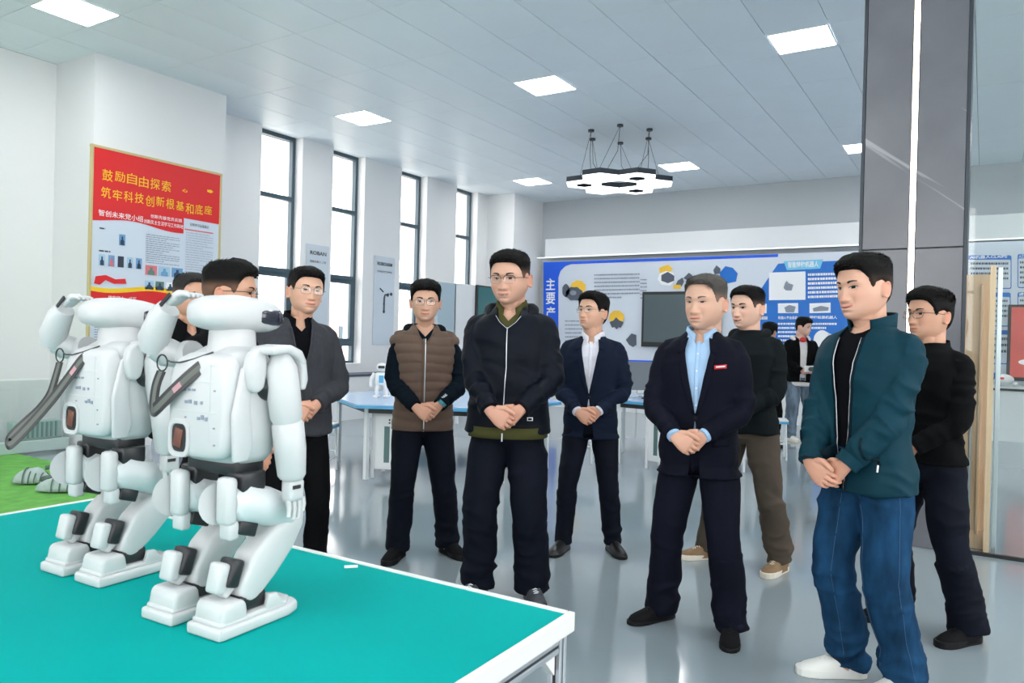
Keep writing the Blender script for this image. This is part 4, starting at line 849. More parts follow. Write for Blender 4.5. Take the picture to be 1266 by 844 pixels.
def hand_shape(mb, wr, d, nb, curl, side, thumb=None, arm=None, sc=1.0):
    wr = Vector(wr); d = Vector(d).normalized(); nb = Vector(nb); nb = (nb-d*nb.dot(d)).normalized(); s = d.cross(nb)*side
    def ring(c, rx, ry, n=16): return [c+s*rx*sup(2*PI*k/n, .8)[0]+nb*ry*sup(2*PI*k/n, .8)[1] for k in range(n)]
    mb.rings([ring(wr-d*.06*sc if arm is None else wr+Vector(arm).normalized()*.035, .025, .020), ring(wr, .027, .019), ring(wr+d*.03*sc, .034, .019), ring(wr+d*.06*sc, .041, .0175), ring(wr+d*.088*sc-nb*.002, .041, .014), ring(wr+d*.096*sc-nb*.004, .034, .009)])
    for k, (o, L, r) in enumerate(((-.0315, .072, .0094), (-.0105, .080, .0098), (.0105, .075, .0094), (.0305, .060, .0084))):
        p = wr+d*(.084-.004*abs(k-1))*sc+s*(-o)*sc; ang = 0; pts = [p-d*.018, p]; rr = [r*1.05, r*1.08]
        for j, (fr, cu) in enumerate(((.44, curl[0]), (.31, curl[1]), (.25, curl[2]))):
            ang += cu*(1+.06*k); dd = d*math.cos(ang)-nb*math.sin(ang)+s*(-o)*.9; p = p+dd.normalized()*L*fr*sc; pts.append(p); rr.append(r*(1-.10*(j+1)))
        mb.tube(pts, rr, 10); mb.sphere(pts[-1], rr[-1]*.98, 8, 6); mb.sphere(pts[1], r*1.12, 8, 6)
    th = thumb or (.55, .70, -.15); p = wr+d*.022*sc+s*.026*sc; pts = [p, p+(d*th[0]+s*th[1]+nb*th[2]).normalized()*.040*sc]
    pts.append(pts[-1]+(d*(th[0]+.5)+s*th[1]*.35+nb*th[2]).normalized()*.030*sc); pts.append(pts[-1]+(d*(th[0]+.7)+s*th[1]*.1+nb*(th[2]-.2)).normalized()*.022*sc)
    mb.tube(pts, [.016, .0125, .0108, .0088], 10); mb.sphere(pts[-1], .0086, 8, 6)
def arrays(me):
    p = co_of(me); f = [tuple(q.vertices) for q in me.polygons]; bpy.data.meshes.remove(me); return p, f
RW = Vector((-.072, -.012, .048)); LW = Vector((.070, .016, .056))    # wrists relative to the clasp
def clasp_pair():
    a = MB(); hand_shape(a, RW, (.80, -.12, -.52), (-.05, -1, .12), (.45, .75, .5), -1, (.75, .55, .1), arm=(-.75, .35, .9))
    pa = arrays(remesh(a, .0027, 2, .4))
    b = MB(); hand_shape(b, LW, (-.78, .05, -.58), (.05, -1, .12), (.35, .5, .3), 1, (.7, .5, -.1), arm=(.75, .35, .9))
    pb = arrays(remesh(b, .0027, 2, .4)); return [pa, pb]
CLASP = clasp_pair()
NAILC = None

M_eyew = mat('eye_white', (.50, .46, .43), .4); M_iris = mat('eye_dark_iris', (.012, .007, .005), .45, spec=.15); M_mouth = mat('mouth_dark', (.10, .03, .03), .6); M_teeth = mat('teeth', (.75, .73, .68), .3)
M_lens = glass_mat('spectacle_lens', (.98, .99, .99), .15); M_rimd = mat('spectacle_frame_dark', (.05, .035, .03), .3, .5); M_rims = mat('spectacle_frame_silver', (.45, .42, .38), .25, .8); M_zip = mat('zip_silver', (.7, .72, .74), .3, .7)
def cloth(name, col, rough=.85, bump=(180, .25, .0012), noise=(5, .10), sheen=.0): return mat(name, tuple(c*(.40+.60*min(1, max(col)/.25)) for c in col), rough, bump=bump, noise=noise, sheen=sheen, spec=.12)

def garment(mb, bones, vox, smooth, seed, amp=1.0, quilt=None):
    me = remesh(mb, vox, smooth); p = co_of(me); n = no_of(me)
    best = np.full(len(p), 9.0); d = np.zeros(len(p)); off = seed*3.7
    for (A, B, r, a0, a1, a2, fq) in bones:
        A = np.array(A); B = np.array(B); ax = B-A; L = np.linalg.norm(ax); ax = ax/L; s = (p-A)@ax; t = np.clip(s/L, 0, 1); dist = np.linalg.norm(p-(A+ax*(t*L)[:, None]), axis=1)/r
        wv = a0*np.clip(1-2*t, 0, 1)+a1*(1-np.abs(2*t-1))+a2*np.clip(2*t-1, 0, 1)
        q = p*4.5+off+np.outer(s*fq, ax)+np.outer(vn(p*7+off)*1.3, ax); v = (ridge(q)-.45)*wv + (ridge(q*1.9+5)-.45)*wv*.35
        m = dist < best; d[m] = v[m]; best = np.minimum(best, dist)
    if quilt: # horizontal quilting (z pitch, depth) within |x|, z limits
        z = p[:, 2]; zz = (z+.008*np.sin(p[:, 0]*14+z*9))/quilt[0]; d = d*.5+quilt[1]*(np.abs(np.sin(np.pi*zz))**.55-.6)
    k = np.array([1.0]); p2 = p+n*(d*amp)[:, None]; set_co(me, p2)
    me.polygons.foreach_set('use_smooth', [True]*len(me.polygons)); return me
def bvh_of(me): bm = bmesh.new(); bm.from_mesh(me); t = BVHTree.FromBMesh(bm); bm.free(); return t
def cut_front(me, ops, ylim=-.01):
    """opens the garment at the front: ops are lists of (z, half width) from top to bottom"""
    bm = bmesh.new(); bm.from_mesh(me)
    for op in ops:
        for (z0, w0), (z1, w1) in zip(op, op[1:]):
            for s in (-1, 1):
                g = [f for f in bm.faces if f.calc_center_median().y < ylim and abs(f.calc_center_median().x) < .17 and z1-.03 < f.calc_center_median().z < z0+.03]
                ge = list({e for f in g for e in f.edges}); gv = list({v for f in g for v in f.verts})
                d = Vector((s*(w1-w0), 0, z1-z0)); nrm = d.cross(Vector((0, 1, 0))).normalized()
                bmesh.ops.bisect_plane(bm, geom=gv+ge+g, plane_co=(s*w0, 0, z0), plane_no=nrm)
        zt, zb = op[0][0], op[-1][0]; Z = [q[0] for q in op][::-1]; Wd = [q[1] for q in op][::-1]
        dl = []
        for f in bm.faces:
            c = f.calc_center_median()
            if c.y < ylim and zb < c.z < zt and abs(c.x) < np.interp(c.z, Z, Wd)-.0002: dl.append(f)
        bmesh.ops.delete(bm, geom=dl, context='FACES')
    bm.to_mesh(me); bm.free()
def surf_strip(name, bvh, left, right, m, parent, off=.004, th=.0025, nu=10, nv=3, back=False):
    """thin cloth piece lying on a garment between two outlines in front view (x, z)"""
    def res(P, n):
        P = [np.array(q, float) for q in P]; L = [0]
        for a, b in zip(P, P[1:]): L.append(L[-1]+np.linalg.norm(b-a))
        return [np.array([np.interp(L[-1]*i/n, L, [q[0] for q in P]), np.interp(L[-1]*i/n, L, [q[1] for q in P])]) for i in range(n+1)]
    A, B = res(left, nu), res(right, nu); bm = bmesh.new(); G = []; ly = None
    for a, b in zip(A, B):
        row = []
        for j in range(nv+1):
            q = a+(b-a)*j/nv; h = bvh.ray_cast(Vector((q[0], -1.5, q[1])), Vector((0, 1, 0)))
            y = h[0].y if h[0] else (ly if ly is not None else -.1); ly = y; row.append(bm.verts.new((q[0], y-off, q[1])))
        G.append(row)
    for r, r2 in zip(G, G[1:]):
        for j in range(nv): bm.faces.new((r[j], r[j+1], r2[j+1], r2[j]))
    bmesh.ops.recalc_face_normals(bm, faces=bm.faces); me = bpy.data.meshes.new(name); bm.to_mesh(me); bm.free(); me.materials.append(m)
    me.polygons.foreach_set('use_smooth', [True]*len(me.polygons)); o = bpy.data.objects.new(name, me); link(o, parent); s = o.modifiers.new('t', 'SOLIDIFY'); s.thickness = th; s.offset = 0; return o
def collar(name, m, parent, gap, z0, h, rx0, rx1, cy=.030, ry0=None, ry1=None, tilt=.030, fold=None, point=0.0, th=.004, lean=0.0):
    ry0 = ry0 or rx0; ry1 = ry1 or rx1; bm = bmesh.new(); N = 40; G = []
    for i in range(N+1):
        ph = gap+(2*PI-2*gap)*i/N; s, c = math.sin(ph), math.cos(ph); tl = tilt*(1-c)/2; fr = max(0, 1-min(ph-gap, 2*PI-gap-ph)/.7)
        def P(rx, ry, z): return (rx*s, cy-ry*c+lean*(z-z0), z+tl)
        dz = (.024 if fold else .008)*fr; row = [P(rx0, ry0, z0-.012*fr-dz*.5), P((rx0+rx1)/2, (ry0+ry1)/2, z0+h*.5-dz), P(rx1, ry1, z0+h-dz)]
        if fold: row += [P(rx1+.006, ry1+.007, z0+h+.001-dz), P(rx1+fold*.8+.004*fr, ry1+fold*.8+.004*fr, z0+h*.5-.012*fr-dz), P(rx1+fold+.016*fr, ry1+fold+.018*fr, z0+h*.08-point*fr-dz)]
        G.append([bm.verts.new(q) for q in row])
    for r, r2 in zip(G, G[1:]):
        for j in range(len(r)-1): bm.faces.new((r[j], r[j+1], r2[j+1], r2[j]))
    bmesh.ops.recalc_face_normals(bm, faces=bm.faces); me = bpy.data.meshes.new(name); bm.to_mesh(me); bm.free(); me.materials.append(m)
    me.polygons.foreach_set('use_smooth', [True]*len(me.polygons)); o = bpy.data.objects.new(name, me); link(o, parent); sd = o.modifiers.new('t', 'SOLIDIFY'); sd.thickness = th; sd.offset = 0; return o

BODY = [(.80, .060, -.05, .06), (.84, .155, -.092, .100), (.92, .168, -.098, .115), (1.00, .157, -.100, .095), (1.08, .152, -.102, .085), (1.18, .160, -.107, .090), (1.28, .172, -.113, .098), (1.36, .172, -.108, .098), (1.42, .155, -.086, .090), (1.46, .115, -.068, .082), (1.49, .078, -.052, .078), (1.515, .060, -.040, .080)]
def grow(tab, d, z0=None, z1=None, belly=0, flare=0, hemz=None):
    out = []
    for z, hw, yf, yb in tab:
        b = belly*math.exp(-((z-1.02)/.16)**2); k = min(1, hw/.12); out.append((z, hw+d*k+b*.5, yf-d*k-b, yb+d*.8*k))
    if z0 is not None:
        Z = [t[0] for t in out]; g = lambda z, i: float(np.interp(z, Z, [t[i] for t in out])); lo = [t for t in out if t[0] > z0+.02]
        out = [(z0, g(max(z0, .92), 1)+flare, g(max(z0, .92), 2)-flare*.7, g(max(z0, .92), 3)+flare*.6)]+lo
    return out

def person(px, D, turn, stature, label, skin, hair, feet=None, head=(0, 0, 0), top='jacket', spec=None, face=None, clasp=(0, -.205, .925), toes=(-12, 12), seed=1, hs=1.06, glasses=None, shoe='dress', hsty=None, arms='clasp', stance=.13, shift=0):
    spec = spec or {}; face = face or {}; hsty = hsty or {}
    d0 = ray(px, 422); hor = Vector((d0.x, d0.y, 0)); k0 = D/(hor.dot(Vector((FW.x, FW.y, 0)).normalized())); pos = hor*k0
    k = stature/1.80; dirc = Vector((-pos.x, -pos.y, 0)).normalized(); dirc = Matrix.Rotation(math.radians(turn), 3, 'Z') @ dirc; rz = math.atan2(dirc.x, -dirc.y)
    MW = Matrix.Translation((pos.x, pos.y, 0)) @ Matrix.Rotation(rz, 4, 'Z') @ Matrix.Scale(k, 4); inv = MW.inverted()
    # feet: pixels of the sole centres -> local ground points
    ft = []
    for i, s in enumerate((-1, 1)):      # person's right foot (-x), then left foot (+x)
        if feet and feet[i]: q = inv @ on_z(feet[i][0], feet[i][1], 0); ft.append(Vector((q.x, q.y+.06, 0)))
        else: ft.append(Vector((s*stance, .0, 0)))
    mid = (ft[0]+ft[1])/2
    if feet and all(feet):   # stand above the feet
        sh = MW @ Vector((mid.x, mid.y-.02, 0)); MW = Matrix.Translation((sh.x-pos.x, sh.y-pos.y, 0)) @ MW; ft = [f-Vector((mid.x, mid.y-.02, 0)) for f in ft]
    if shift:
        w_ = Vector((RT.x, RT.y, 0))*shift; MW = Matrix.Translation(w_) @ MW; lw = (MW.to_3x3().inverted() @ w_); ft = [f-lw for f in ft]
    belly = spec.get('belly', 0); fat = spec.get('fat', 0)
    # joints
    hip = [Vector((s*.088, .012, .90)) for s in (-1, 1)]; ank = [f+Vector((0, .0, .085)) for f in ft]
    knee = [ik(hip[i], ank[i], .425, .405, (0.12*(-1, 1)[i], -1, 0)) for i in (0, 1)]
    sho = [Vector((s*.172, .012, 1.402)) for s in (-1, 1)]; cl = Vector(clasp)+Vector((0, -belly*.8, 0))
    if arms == 'clasp': wr = [cl+RW, cl+LW]
    else: wr = [Vector(a) for a in arms]
    elb = [ik(sho[i], wr[i], .285, .25, ((-1, 1)[i]*1.0, .75, -.1)) for i in (0, 1)]
    # ---- body: one mesh
    V = []; F = []; T = []; nv = 0
    def add(p, f, tone):
        nonlocal nv
        V.append(p); F.extend([tuple(int(i)+nv for i in q if i >= 0) for q in f]); T.append(tone if isinstance(tone, np.ndarray) else np.tile(np.array(tone, float), (len(p), 1))); nv += len(p)
    hp = HEADV.copy(); x, y, z = hp.T
    fw_ = face.get('wide', 0); jw = face.get('jaw', 0)*.6; ch = face.get('cheek', 0)
    low = sm(-z, .0, .07)*(z > -.125); hp[:, 0] = x*(1+fw_+jw*low); sd_ = np.sign(x); fr = sm(-y, .0, .06)
    hp[:, 0] += sd_*ch*.6*np.exp(-((z+.045)/.03)**2)*sm(np.abs(x), .03, .06); hp[:, 1] -= ch*.5*np.exp(-((z+.045)/.025)**2-((np.abs(x)-.045)/.02)**2)*fr
    hp[:, 1] -= face.get('nose', 0)*np.exp(-((z+.035)/.015)**2-(x/.012)**2)*fr; hp[:, 2] = np.where(z < 0, z*(1+face.get('long', 0)*np.where(z > -.12, 1, 0)), z)
    if face.get('chin'): hp[:, 1] += 0; hp[:, 2] -= face['chin']*np.exp(-((z+.118)/.02)**2-((y+.03)/.04)**2)
    x, y, z = hp.T
    tone = np.ones((len(hp), 3)); smile = face.get('smile', .004); mw = .0245+smile*.6
    zm = -.0735+smile*(np.abs(x)/mw)**2
    lip = np.exp(-np.maximum(0, np.abs(x)-mw*.86)**2/.003**2)*np.exp(-((z-zm-.002)/.0075)**4)*(y < -.05); tone *= 1-lip[:, None]*np.array([.10, .38, .34])
    blush = sum(np.exp(-((x-s*.045)/.022)**2-((z+.028)/.02)**2) for s in (-1, 1))*(y < -.03)*.6+np.exp(-(x/.014)**2-((z+.042)/.014)**2)*(y < -.06)*.7; tone *= 1-blush[:, None]*np.array([.0, .13, .13])
    ear = sm(np.abs(x), .081, .088); tone *= 1-ear[:, None]*np.array([0, .16, .18])
    brd = np.exp(-((z+.095)/.022)**2)*sm(-y, .02, .06)*face.get('stubble', .10); tone *= 1-brd[:, None]*np.array([1, .9, .7])
    scalp = sm(z, .05, .075)*sm(y, -.085, -.07); tone *= 1-scalp[:, None]*.5
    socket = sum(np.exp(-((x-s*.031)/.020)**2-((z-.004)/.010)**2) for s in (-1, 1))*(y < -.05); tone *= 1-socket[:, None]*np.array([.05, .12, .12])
    RH = Euler((math.radians(head[1]), math.radians(head[2]), math.radians(head[0])), 'XYZ').to_matrix(); RHn = np.array(RH); piv = np.array([0, .03, -.10]); HO = np.array([face.get('dx', 0), -.012, 1.80-.130*hs-.004])
    def hx(p, full=False):
        p = np.atleast_2d(np.array(p, float)); q = (p-piv)@RHn.T+piv; wz = np.ones(len(p)) if full else sm(p[:, 2], -.19, -.095); q = p*(1-wz)[:, None]+q*wz[:, None]; return q*hs+HO
    headlocal = hp.copy(); add(hx(hp), HEADF, tone)
    bm = MB(); bm.rings(torso_rings(grow(BODY, -.006, belly=belly*.8), 20))
    for i in (0, 1):
        bm.tube([sho[i], elb[i]*.96+sho[i]*.02+wr[i]*.02, wr[i]], [.045, .026, .022], 10); bm.tube([hip[i], knee[i], ank[i]], [.080, .052, .038], 12); bm.tube([ank[i], ank[i]+Vector((0, -.03, -.05))], [.036, .03], 10)
    tmp = bpy.data.meshes.new('t'); bm.bm.to_mesh(tmp); bm.bm.free(); p_, f_ = arrays(tmp); add(p_, f_, (1, 1, 1))
    if arms == 'clasp':
        for (p_, f_) in CLASP: add(p_*1.05+np.array(cl), f_, (1.0, .90, .88))
    else:
        for i in (0, 1):
            m = MB(); hand_shape(m, wr[i], spec['hand_d'][i], (0, -1, .3), (.3, .5, .3), (-1, 1)[i], arm=tuple(elb[i]-wr[i])); p_, f_ = arrays(remesh(m, .003, 2, .4)); add(p_, f_, (1, .9, .88))
    V = np.vstack(V); me = bpy.data.meshes.new('person'); me.from_pydata(V.tolist(), [], F); me.polygons.foreach_set('use_smooth', [True]*len(me.polygons))
    ca = me.color_attributes.new('tone', 'FLOAT_COLOR', 'POINT'); ca.data.foreach_set('color', np.hstack([np.vstack(T), np.ones((len(V), 1))]).astype(np.float32).ravel())
    msk = mat('skin_%d' % seed, skin, .48, attr='tone', bump=(120, .08, .001)); msk.node_tree.nodes['Principled BSDF'].inputs['Subsurface Weight'].default_value = .12; msk.node_tree.nodes['Principled BSDF'].inputs['Subsurface Radius'].default_value = (.012, .004, .002); me.materials.append(msk)
    P = bpy.data.objects.new('person', me); link(P); P.matrix_world = MW; tag(P, label, 'person')
    # ---- face details
    hb = bmesh.new(); hv = [hb.verts.new(q) for q in headlocal]
    for f in HEADF: hb.faces.new([hv[int(i)] for i in f if i >= 0])
    hbv = BVHTree.FromBMesh(hb); hb.free()
    def fpt(x, z, off): h = hbv.ray_cast(Vector((x, -.5, z)), Vector((0, 1, 0))); return (x, (h[0].y if h[0] else -.08)-off, z)
    def fgrid(name, rows, m, off, par=P):
        rows = [[fpt(a, b, off) for a, b in r] for r in rows]; n = len(rows[0]); vv = hx([q for r in rows for q in r], True); ff = [(i*n+j, i*n+j+1, (i+1)*n+j+1, (i+1)*n+j) for i in range(len(rows)-1) for j in range(n-1)]
        me = bpy.data.meshes.new(name); me.from_pydata(vv.tolist(), [], ff); me.materials.append(m); me.polygons.foreach_set('use_smooth', [True]*len(me.polygons)); return link(bpy.data.objects.new(name, me), par)
    M_hair = mat('hair_%d' % seed, hair, .62, attr='tone', bump=(320, .6, .002), spec=.12) if seed else None
    M_brow = mat('brow_%d' % seed, tuple(c*1.2+.004 for c in hair), .7)
    eh = face.get('eye', .0050); gz = face.get('gaze', 0)*.004
    for s in (-1, 1):
        U_ = np.linspace(-1, 1, 11); cx = s*.0315*(1+fw_*.5)
        top = lambda u: eh*(1-u*u)**.7+.0012*s*u; bot = lambda u: -eh*.75*(1-u*u)**.8+.0012*s*u
        e = fgrid('eye', [[(cx+.0158*u, .001+top(u)*(1-v)+bot(u)*v) for u in U_] for v in (0, .5, 1)], M_eyew, .0008)
        ir = [u*.46+gz/.0145 for u in np.linspace(-1, 1, 7)]
        fgrid('iris', [[(cx+.0158*u, .001+(top(u)*(1-v)+bot(u)*v)) for u in ir] for v in (0, .5, 1)], M_iris, .0014, e)
        fgrid('eyelid_line', [[(cx+.0163*u, .001+top(u)+dz) for u in U_] for dz in (.0024, -.0004)], M_brow, .0016, e)
        by = face.get('brow', .0)
        fgrid('eyebrow', [[(cx+s*(-.016+.034*t), .0185+by+.006*math.sin(t*2.2)+dz*(1.15-.75*t)*(.6+.4*math.sin(min(1, t*4+.3)*1.57))) for t in np.linspace(0, 1, 9)] for dz in (.0052, .001, -.0030)], M_brow, .0014)
    mu = np.linspace(-1, 1, 11); op = face.get('open', 0); zmf = lambda u: -.0735+smile*abs(u)**2
    mo = fgrid('mouth', [[(mw*u*.95, zmf(u)+(dz*(.0009+op)*(1-u*u)**.6)) for u in mu] for dz in (.8, -1.1)], M_mouth, .0012)
    if op > .001: fgrid('teeth', [[(mw*u*.75, zmf(u)+dz*op*(1-u*u)**.6) for u in mu] for dz in (.75, -.35)], M_teeth, .0018, mo)
    # ---- hair
    hl = hsty.get('line', [(0, .070), (25, .069), (40, .064), (52, .048), (60, .032), (66, .0), (73, -.012), (78, .010), (92, .020), (104, .008), (118, -.040), (150, -.072), (180, -.078)])
    la = [q[0] for q in hl]; lz = [q[1]+hsty.get('up', 0)*(q[0] < 60) for q in hl]; TT = hsty.get('top', .020); SS = hsty.get('side', .006); FR = hsty.get('front', .004); swp = hsty.get('sweep', 0)
    zs = np.concatenate([np.linspace(-.088, .095, 54), [.101, .106, .110, .113, .1155, .1175, .118]]); n = 96; vv = []; hid = []; tn = []
    for z_ in zs:
        for kk in range(n):
            a = 2*PI*kk/n; ad = math.degrees(min(a, 2*PI-a)); zh = np.interp(ad, la, lz); pr = (z_-zh); tp = float(sm(np.array([z_]), .035, .095)[0])
            t = SS+(TT-SS)*tp+FR*max(0, math.cos(a))**2*float(sm(np.array([z_]), .05, .08)[0])+swp*math.sin(a)*tp
            e = float(np.clip(pr/(.010 if ad < 60 else .022), 0, 1)); e = e*e*(3-2*e); tt = t*e-.0035*(1-e); hid.append(pr < -.010); q = hsurf(float(z_), a, 0); q.x *= (1+fw_)
            nn = hsurf(float(z_), a, 1.0)-hsurf(float(z_), a, 0); vv.append((q.x, q.y, q.z, nn.x, nn.y, nn.z, tt, tp)); tn.append(SS > .008 or z_ > .055)
    vv = np.array(vv); q = vv[:, :3]; nn = vv[:, 3:6]; tt = vv[:, 6]; nz = (vn(q*np.array([260, 90, 160])+seed)-.5)*.0055*vv[:, 7]+(vn(q*np.array([90, 40, 60])+seed*2)-.5)*.006*vv[:, 7]+(vn(q*300)-.5)*.0012
    nz = np.where(tt > .001, nz, 0); q = q+nn*(tt+nz)[:, None]; hq = hx(q, True); nr = len(zs)
    ff = [(i*n+j, i*n+(j+1) % n, (i+1)*n+(j+1) % n, (i+1)*n+j) for i in range(nr-1) for j in range(n) if not (hid[i*n+j] and hid[(i+1)*n+j])]; ff.append(tuple((nr-1)*n+j for j in range(n)))
    me = bpy.data.meshes.new('hair'); me.from_pydata(hq.tolist(), [], ff); me.materials.append(M_hair); me.polygons.foreach_set('use_smooth', [True]*len(me.polygons))
    fade = np.clip(1-sm(vv[:, 2], .015, .055), 0, 1)*hsty.get('fade', .5); base = np.array(hair); tgt = np.array(skin)*.42; fc = 1+fade[:, None]*(tgt/base-1); ca = me.color_attributes.new('tone', 'FLOAT_COLOR', 'POINT'); ca.data.foreach_set('color', np.hstack([fc, np.ones((len(fc), 1))]).astype(np.float32).ravel())
    H_ = link(bpy.data.objects.new('hair', me), P)
    # loose locks on the crown and fringe
    rr = random.Random(seed); lv = []; lf = []
    for i in range(hsty.get('locks', 900)):
        a = rr.uniform(0, 2*PI); z_ = rr.uniform(.062, .117); ad = math.degrees(min(a, 2*PI-a))
        if z_ < np.interp(ad, la, lz)+.002: continue
        b = hsurf(z_, a, TT*float(sm(np.array([z_]), .035, .095)[0])*.75); nn_ = (hsurf(z_, a, 1)-hsurf(z_, a, 0)); fwd = Vector((swp*60+rr.uniform(-.5, .5), -1+rr.uniform(-.3, .3), .2)); fwd = (fwd-nn_*fwd.dot(nn_)).normalized(); L = rr.uniform(.010, .024)*hsty.get('lock', 1)
        s_ = nn_.cross(fwd)*rr.uniform(.0014, .0030); tip = b+fwd*L+nn_*(TT*.28+rr.uniform(.0, .006)); m_ = (b+tip)/2+nn_*.003; i0 = len(lv); lv += [b+s_, b-s_, m_+s_*.8, m_-s_*.8, tip, b-nn_*.003]; lf += [(i0, i0+2, i0+3, i0+1), (i0+2, i0+4, i0+3), (i0, i0+5, i0+2), (i0+1, i0+3, i0+5)]
    if lv:
        me = bpy.data.meshes.new('hair_locks'); me.from_pydata(hx(lv, True).tolist(), [], lf); ca = me.color_attributes.new('tone', 'FLOAT_COLOR', 'POINT'); ca.data.foreach_set('color', [1.0]*4*len(lv)); me.materials.append(M_hair); lk = link(bpy.data.objects.new('hair_locks', me), H_); lk['kind'] = 'stuff'
    # ---- glasses
    if glasses:
        gm = M_rimd if glasses in ('dark', 'half') else M_rims; g = MB(); lens = []
        for s in (-1, 1):
            c = (s*.0325*(1+fw_*.5), -.106, -.003); rx, rz_ = (.0265, .0180) if glasses != 'round' else (.0225, .0200); e = .6 if glasses != 'round' else .95
            ring = [(c[0]+rx*sup(t, e)[0], c[1]+.008*abs(sup(t, e)[0])**2*(1 if sup(t, e)[0]*s > 0 else .1), c[2]+rz_*sup(t, e)[1]) for t in np.linspace(0, 2*PI, 25)]
            top_r = .0020 if glasses == 'half' else .0013
            g.tube(hx(ring, True).tolist(), [top_r if (r[2] > 0 or glasses != 'half') else .0006 for r in ring], 6, caps=False); lens.append(ring[:-1])
            xo = c[0]+s*rx; g.tube(hx([(xo, -.097, .004), (s*.0745*(1+fw_), -.080, .006), (s*.083*(1+fw_), -.03, .007), (s*.086*(1+fw_), .012, .006), (s*.085*(1+fw_), .03, -.012)], True).tolist(), .0014, 6)
        g.tube(hx([(-.0085, -.105, .001), (0, -.112, .004), (.0085, -.105, .001)], True).tolist(), .0014, 6); G_ = g.build('glasses', gm, P, 60)
        for L in lens: MB().rings([[Vector(q) for q in hx(L, True)]]) ; 
        for L in lens:
            me = bpy.data.meshes.new('lens'); me.from_pydata(hx(L, True).tolist(), [], [tuple(range(len(L)))]); me.materials.append(M_lens); link(bpy.data.objects.new('lens', me), G_)
    # ---- trousers
    tr = spec['trousers']; tw = spec.get('leg', 0); m = MB(); m.rings(torso_rings(grow([(.79, .085, -.05, .07), (.83, .155, -.09, .105), (.90, .170, -.10, .118), (.98, .160, -.102, .105), (1.06, .154, -.102, .09)], .008+fat*.5, belly=belly*.6), 30))
    hemz = spec.get('hem', .055); hw_ = spec.get('hemw', .008)
    for i in (0, 1):
        a_ = ank[i]; hemp = Vector((a_.x, a_.y+.004, hemz)); pts, rad = spl([hip[i]+Vector((0, .002, .03)), hip[i]*.62+knee[i]*.38, knee[i]+Vector((0, -.006, 0)), knee[i]*.45+a_*.55+Vector((0, .012, 0)), hemp], [.092+fat*.5, .089+tw*.5+fat*.5, .069+tw, .065+tw+hw_*.5, .058+tw*1.1+hw_], 5); m.tube(pts, rad, 22)
    bones = []
    for i in (0, 1): bones += [(hip[i]+Vector((0, 0, .06)), knee[i], .08, .009, .006, .008, 4), (knee[i], ank[i], .06, .008, .006, .014, 8)]
    tm = garment(m, bones, .0085, 5, seed+1, spec.get('twr', 1.0)*1.0); tm.materials.append(tr); TR = link(bpy.data.objects.new('trousers', tm), P)
    if spec.get('jeans'):      # pale stitched seams down the legs
        tb_ = bvh_of(tm)
        for i, dd in ((0, Vector((-1, -.3, 0))), (1, Vector((1, -.45, 0))), (1, Vector((-.5, -1, 0))), (0, Vector((.6, -1, 0)))):
            pts = []
            for t in np.linspace(.04, .97, 26):
                q = hip[i].lerp(knee[i], t*2) if t < .5 else knee[i].lerp(ank[i], t*2-1); h = tb_.ray_cast(q+dd.normalized()*.4, -dd.normalized())
                if h[0] and (h[0]-q).length < .16: pts.append(h[0]+dd.normalized()*.0010)
            if len(pts) > 4: MB().tube(pts, .0012, 5).build('seam_stitching', mat('stitch_pale', srgb(58, 92, 124), .85), TR)
    # ---- shoes
    us, ss_ = spec['shoe'][0], spec['shoe'][1]
    for i in (0, 1):
        rt = Matrix.Translation(ft[i]) @ Matrix.Rotation(math.radians(toes[i]), 4, 'Z'); snk = shoe == 'sneaker'; X = lambda v: rt @ Vector(v)
        m = MB(); R_ = []; zt = 1.30 if snk else 1.14
        for (yy, hw, hh) in ((.072, .014, .050), (.064, .028, .076), (.045, .036, .088), (.01, .039, .092), (-.03, .040, .084), (-.07, .043, .068), (-.11, .047, .055), (-.15, .047, .046), (-.18, .040, .039), (-.200, .026, .031), (-.210, .009, .022)):
            R_.append([X((hw*1.04*(math.copysign(abs(math.cos(t))**.7, math.cos(t))), yy, .012+(hh*zt-.012)*max(0, math.sin(t))**.8 if math.sin(t) > 0 else .012)) for t in [2*PI*q/24 for q in range(24)]])
        m.rings(R_); S_ = m.build('shoe', us, P, 60)
        ol = [(.000, .078), (.026, .072), (.038, .045), (.040, 0), (.041, -.04), (.047, -.09), (.051, -.13), (.047, -.175), (.033, -.205), (.012, -.219)]; ol = ol+[(-a, b) for a, b in ol[::-1][:-1]]
        m = MB(); m.prism([tuple(X((a, b, 0)).xy) for a, b in ol], (0, 0, .034 if snk else .020), (0, 0, 0), bev=.004); m.build('sole', ss_, S_)
        m = MB(); m.prism([(-.041, 0), (.041, 0), (.034, .05), (-.034, .05)], (0, -.003, 0), tuple(X((0, .071, .02))), tuple(rt.to_3x3() @ Vector((1, 0, 0))), (0, 0, 1)); m.bm.clear()
        for q in range(6): yy = -.045-.014*q; zz = float(np.interp(-yy, [.03, .07, .11, .15], [.084, .068, .055, .046]))*zt; m.tube([X((-.024, yy, zz-.010)), X((0, yy-.003, zz+.002)), X((.024, yy-.005*(-1)**q, zz-.010))], .0032, 6)
        m.build('laces', spec.get('lace', ss_ if snk else us), S_, 60)
    # ---- top
    jm = spec['top']; th = spec.get('th', .022)+fat; hz = spec.get('jhem', .80); m = MB(); tab = grow(BODY, th, hz, belly=belly, flare=spec.get('flare', .006)); m.rings(torso_rings(tab, 40)); sl = spec.get('sleeve', 1.0)
    cuffs = []
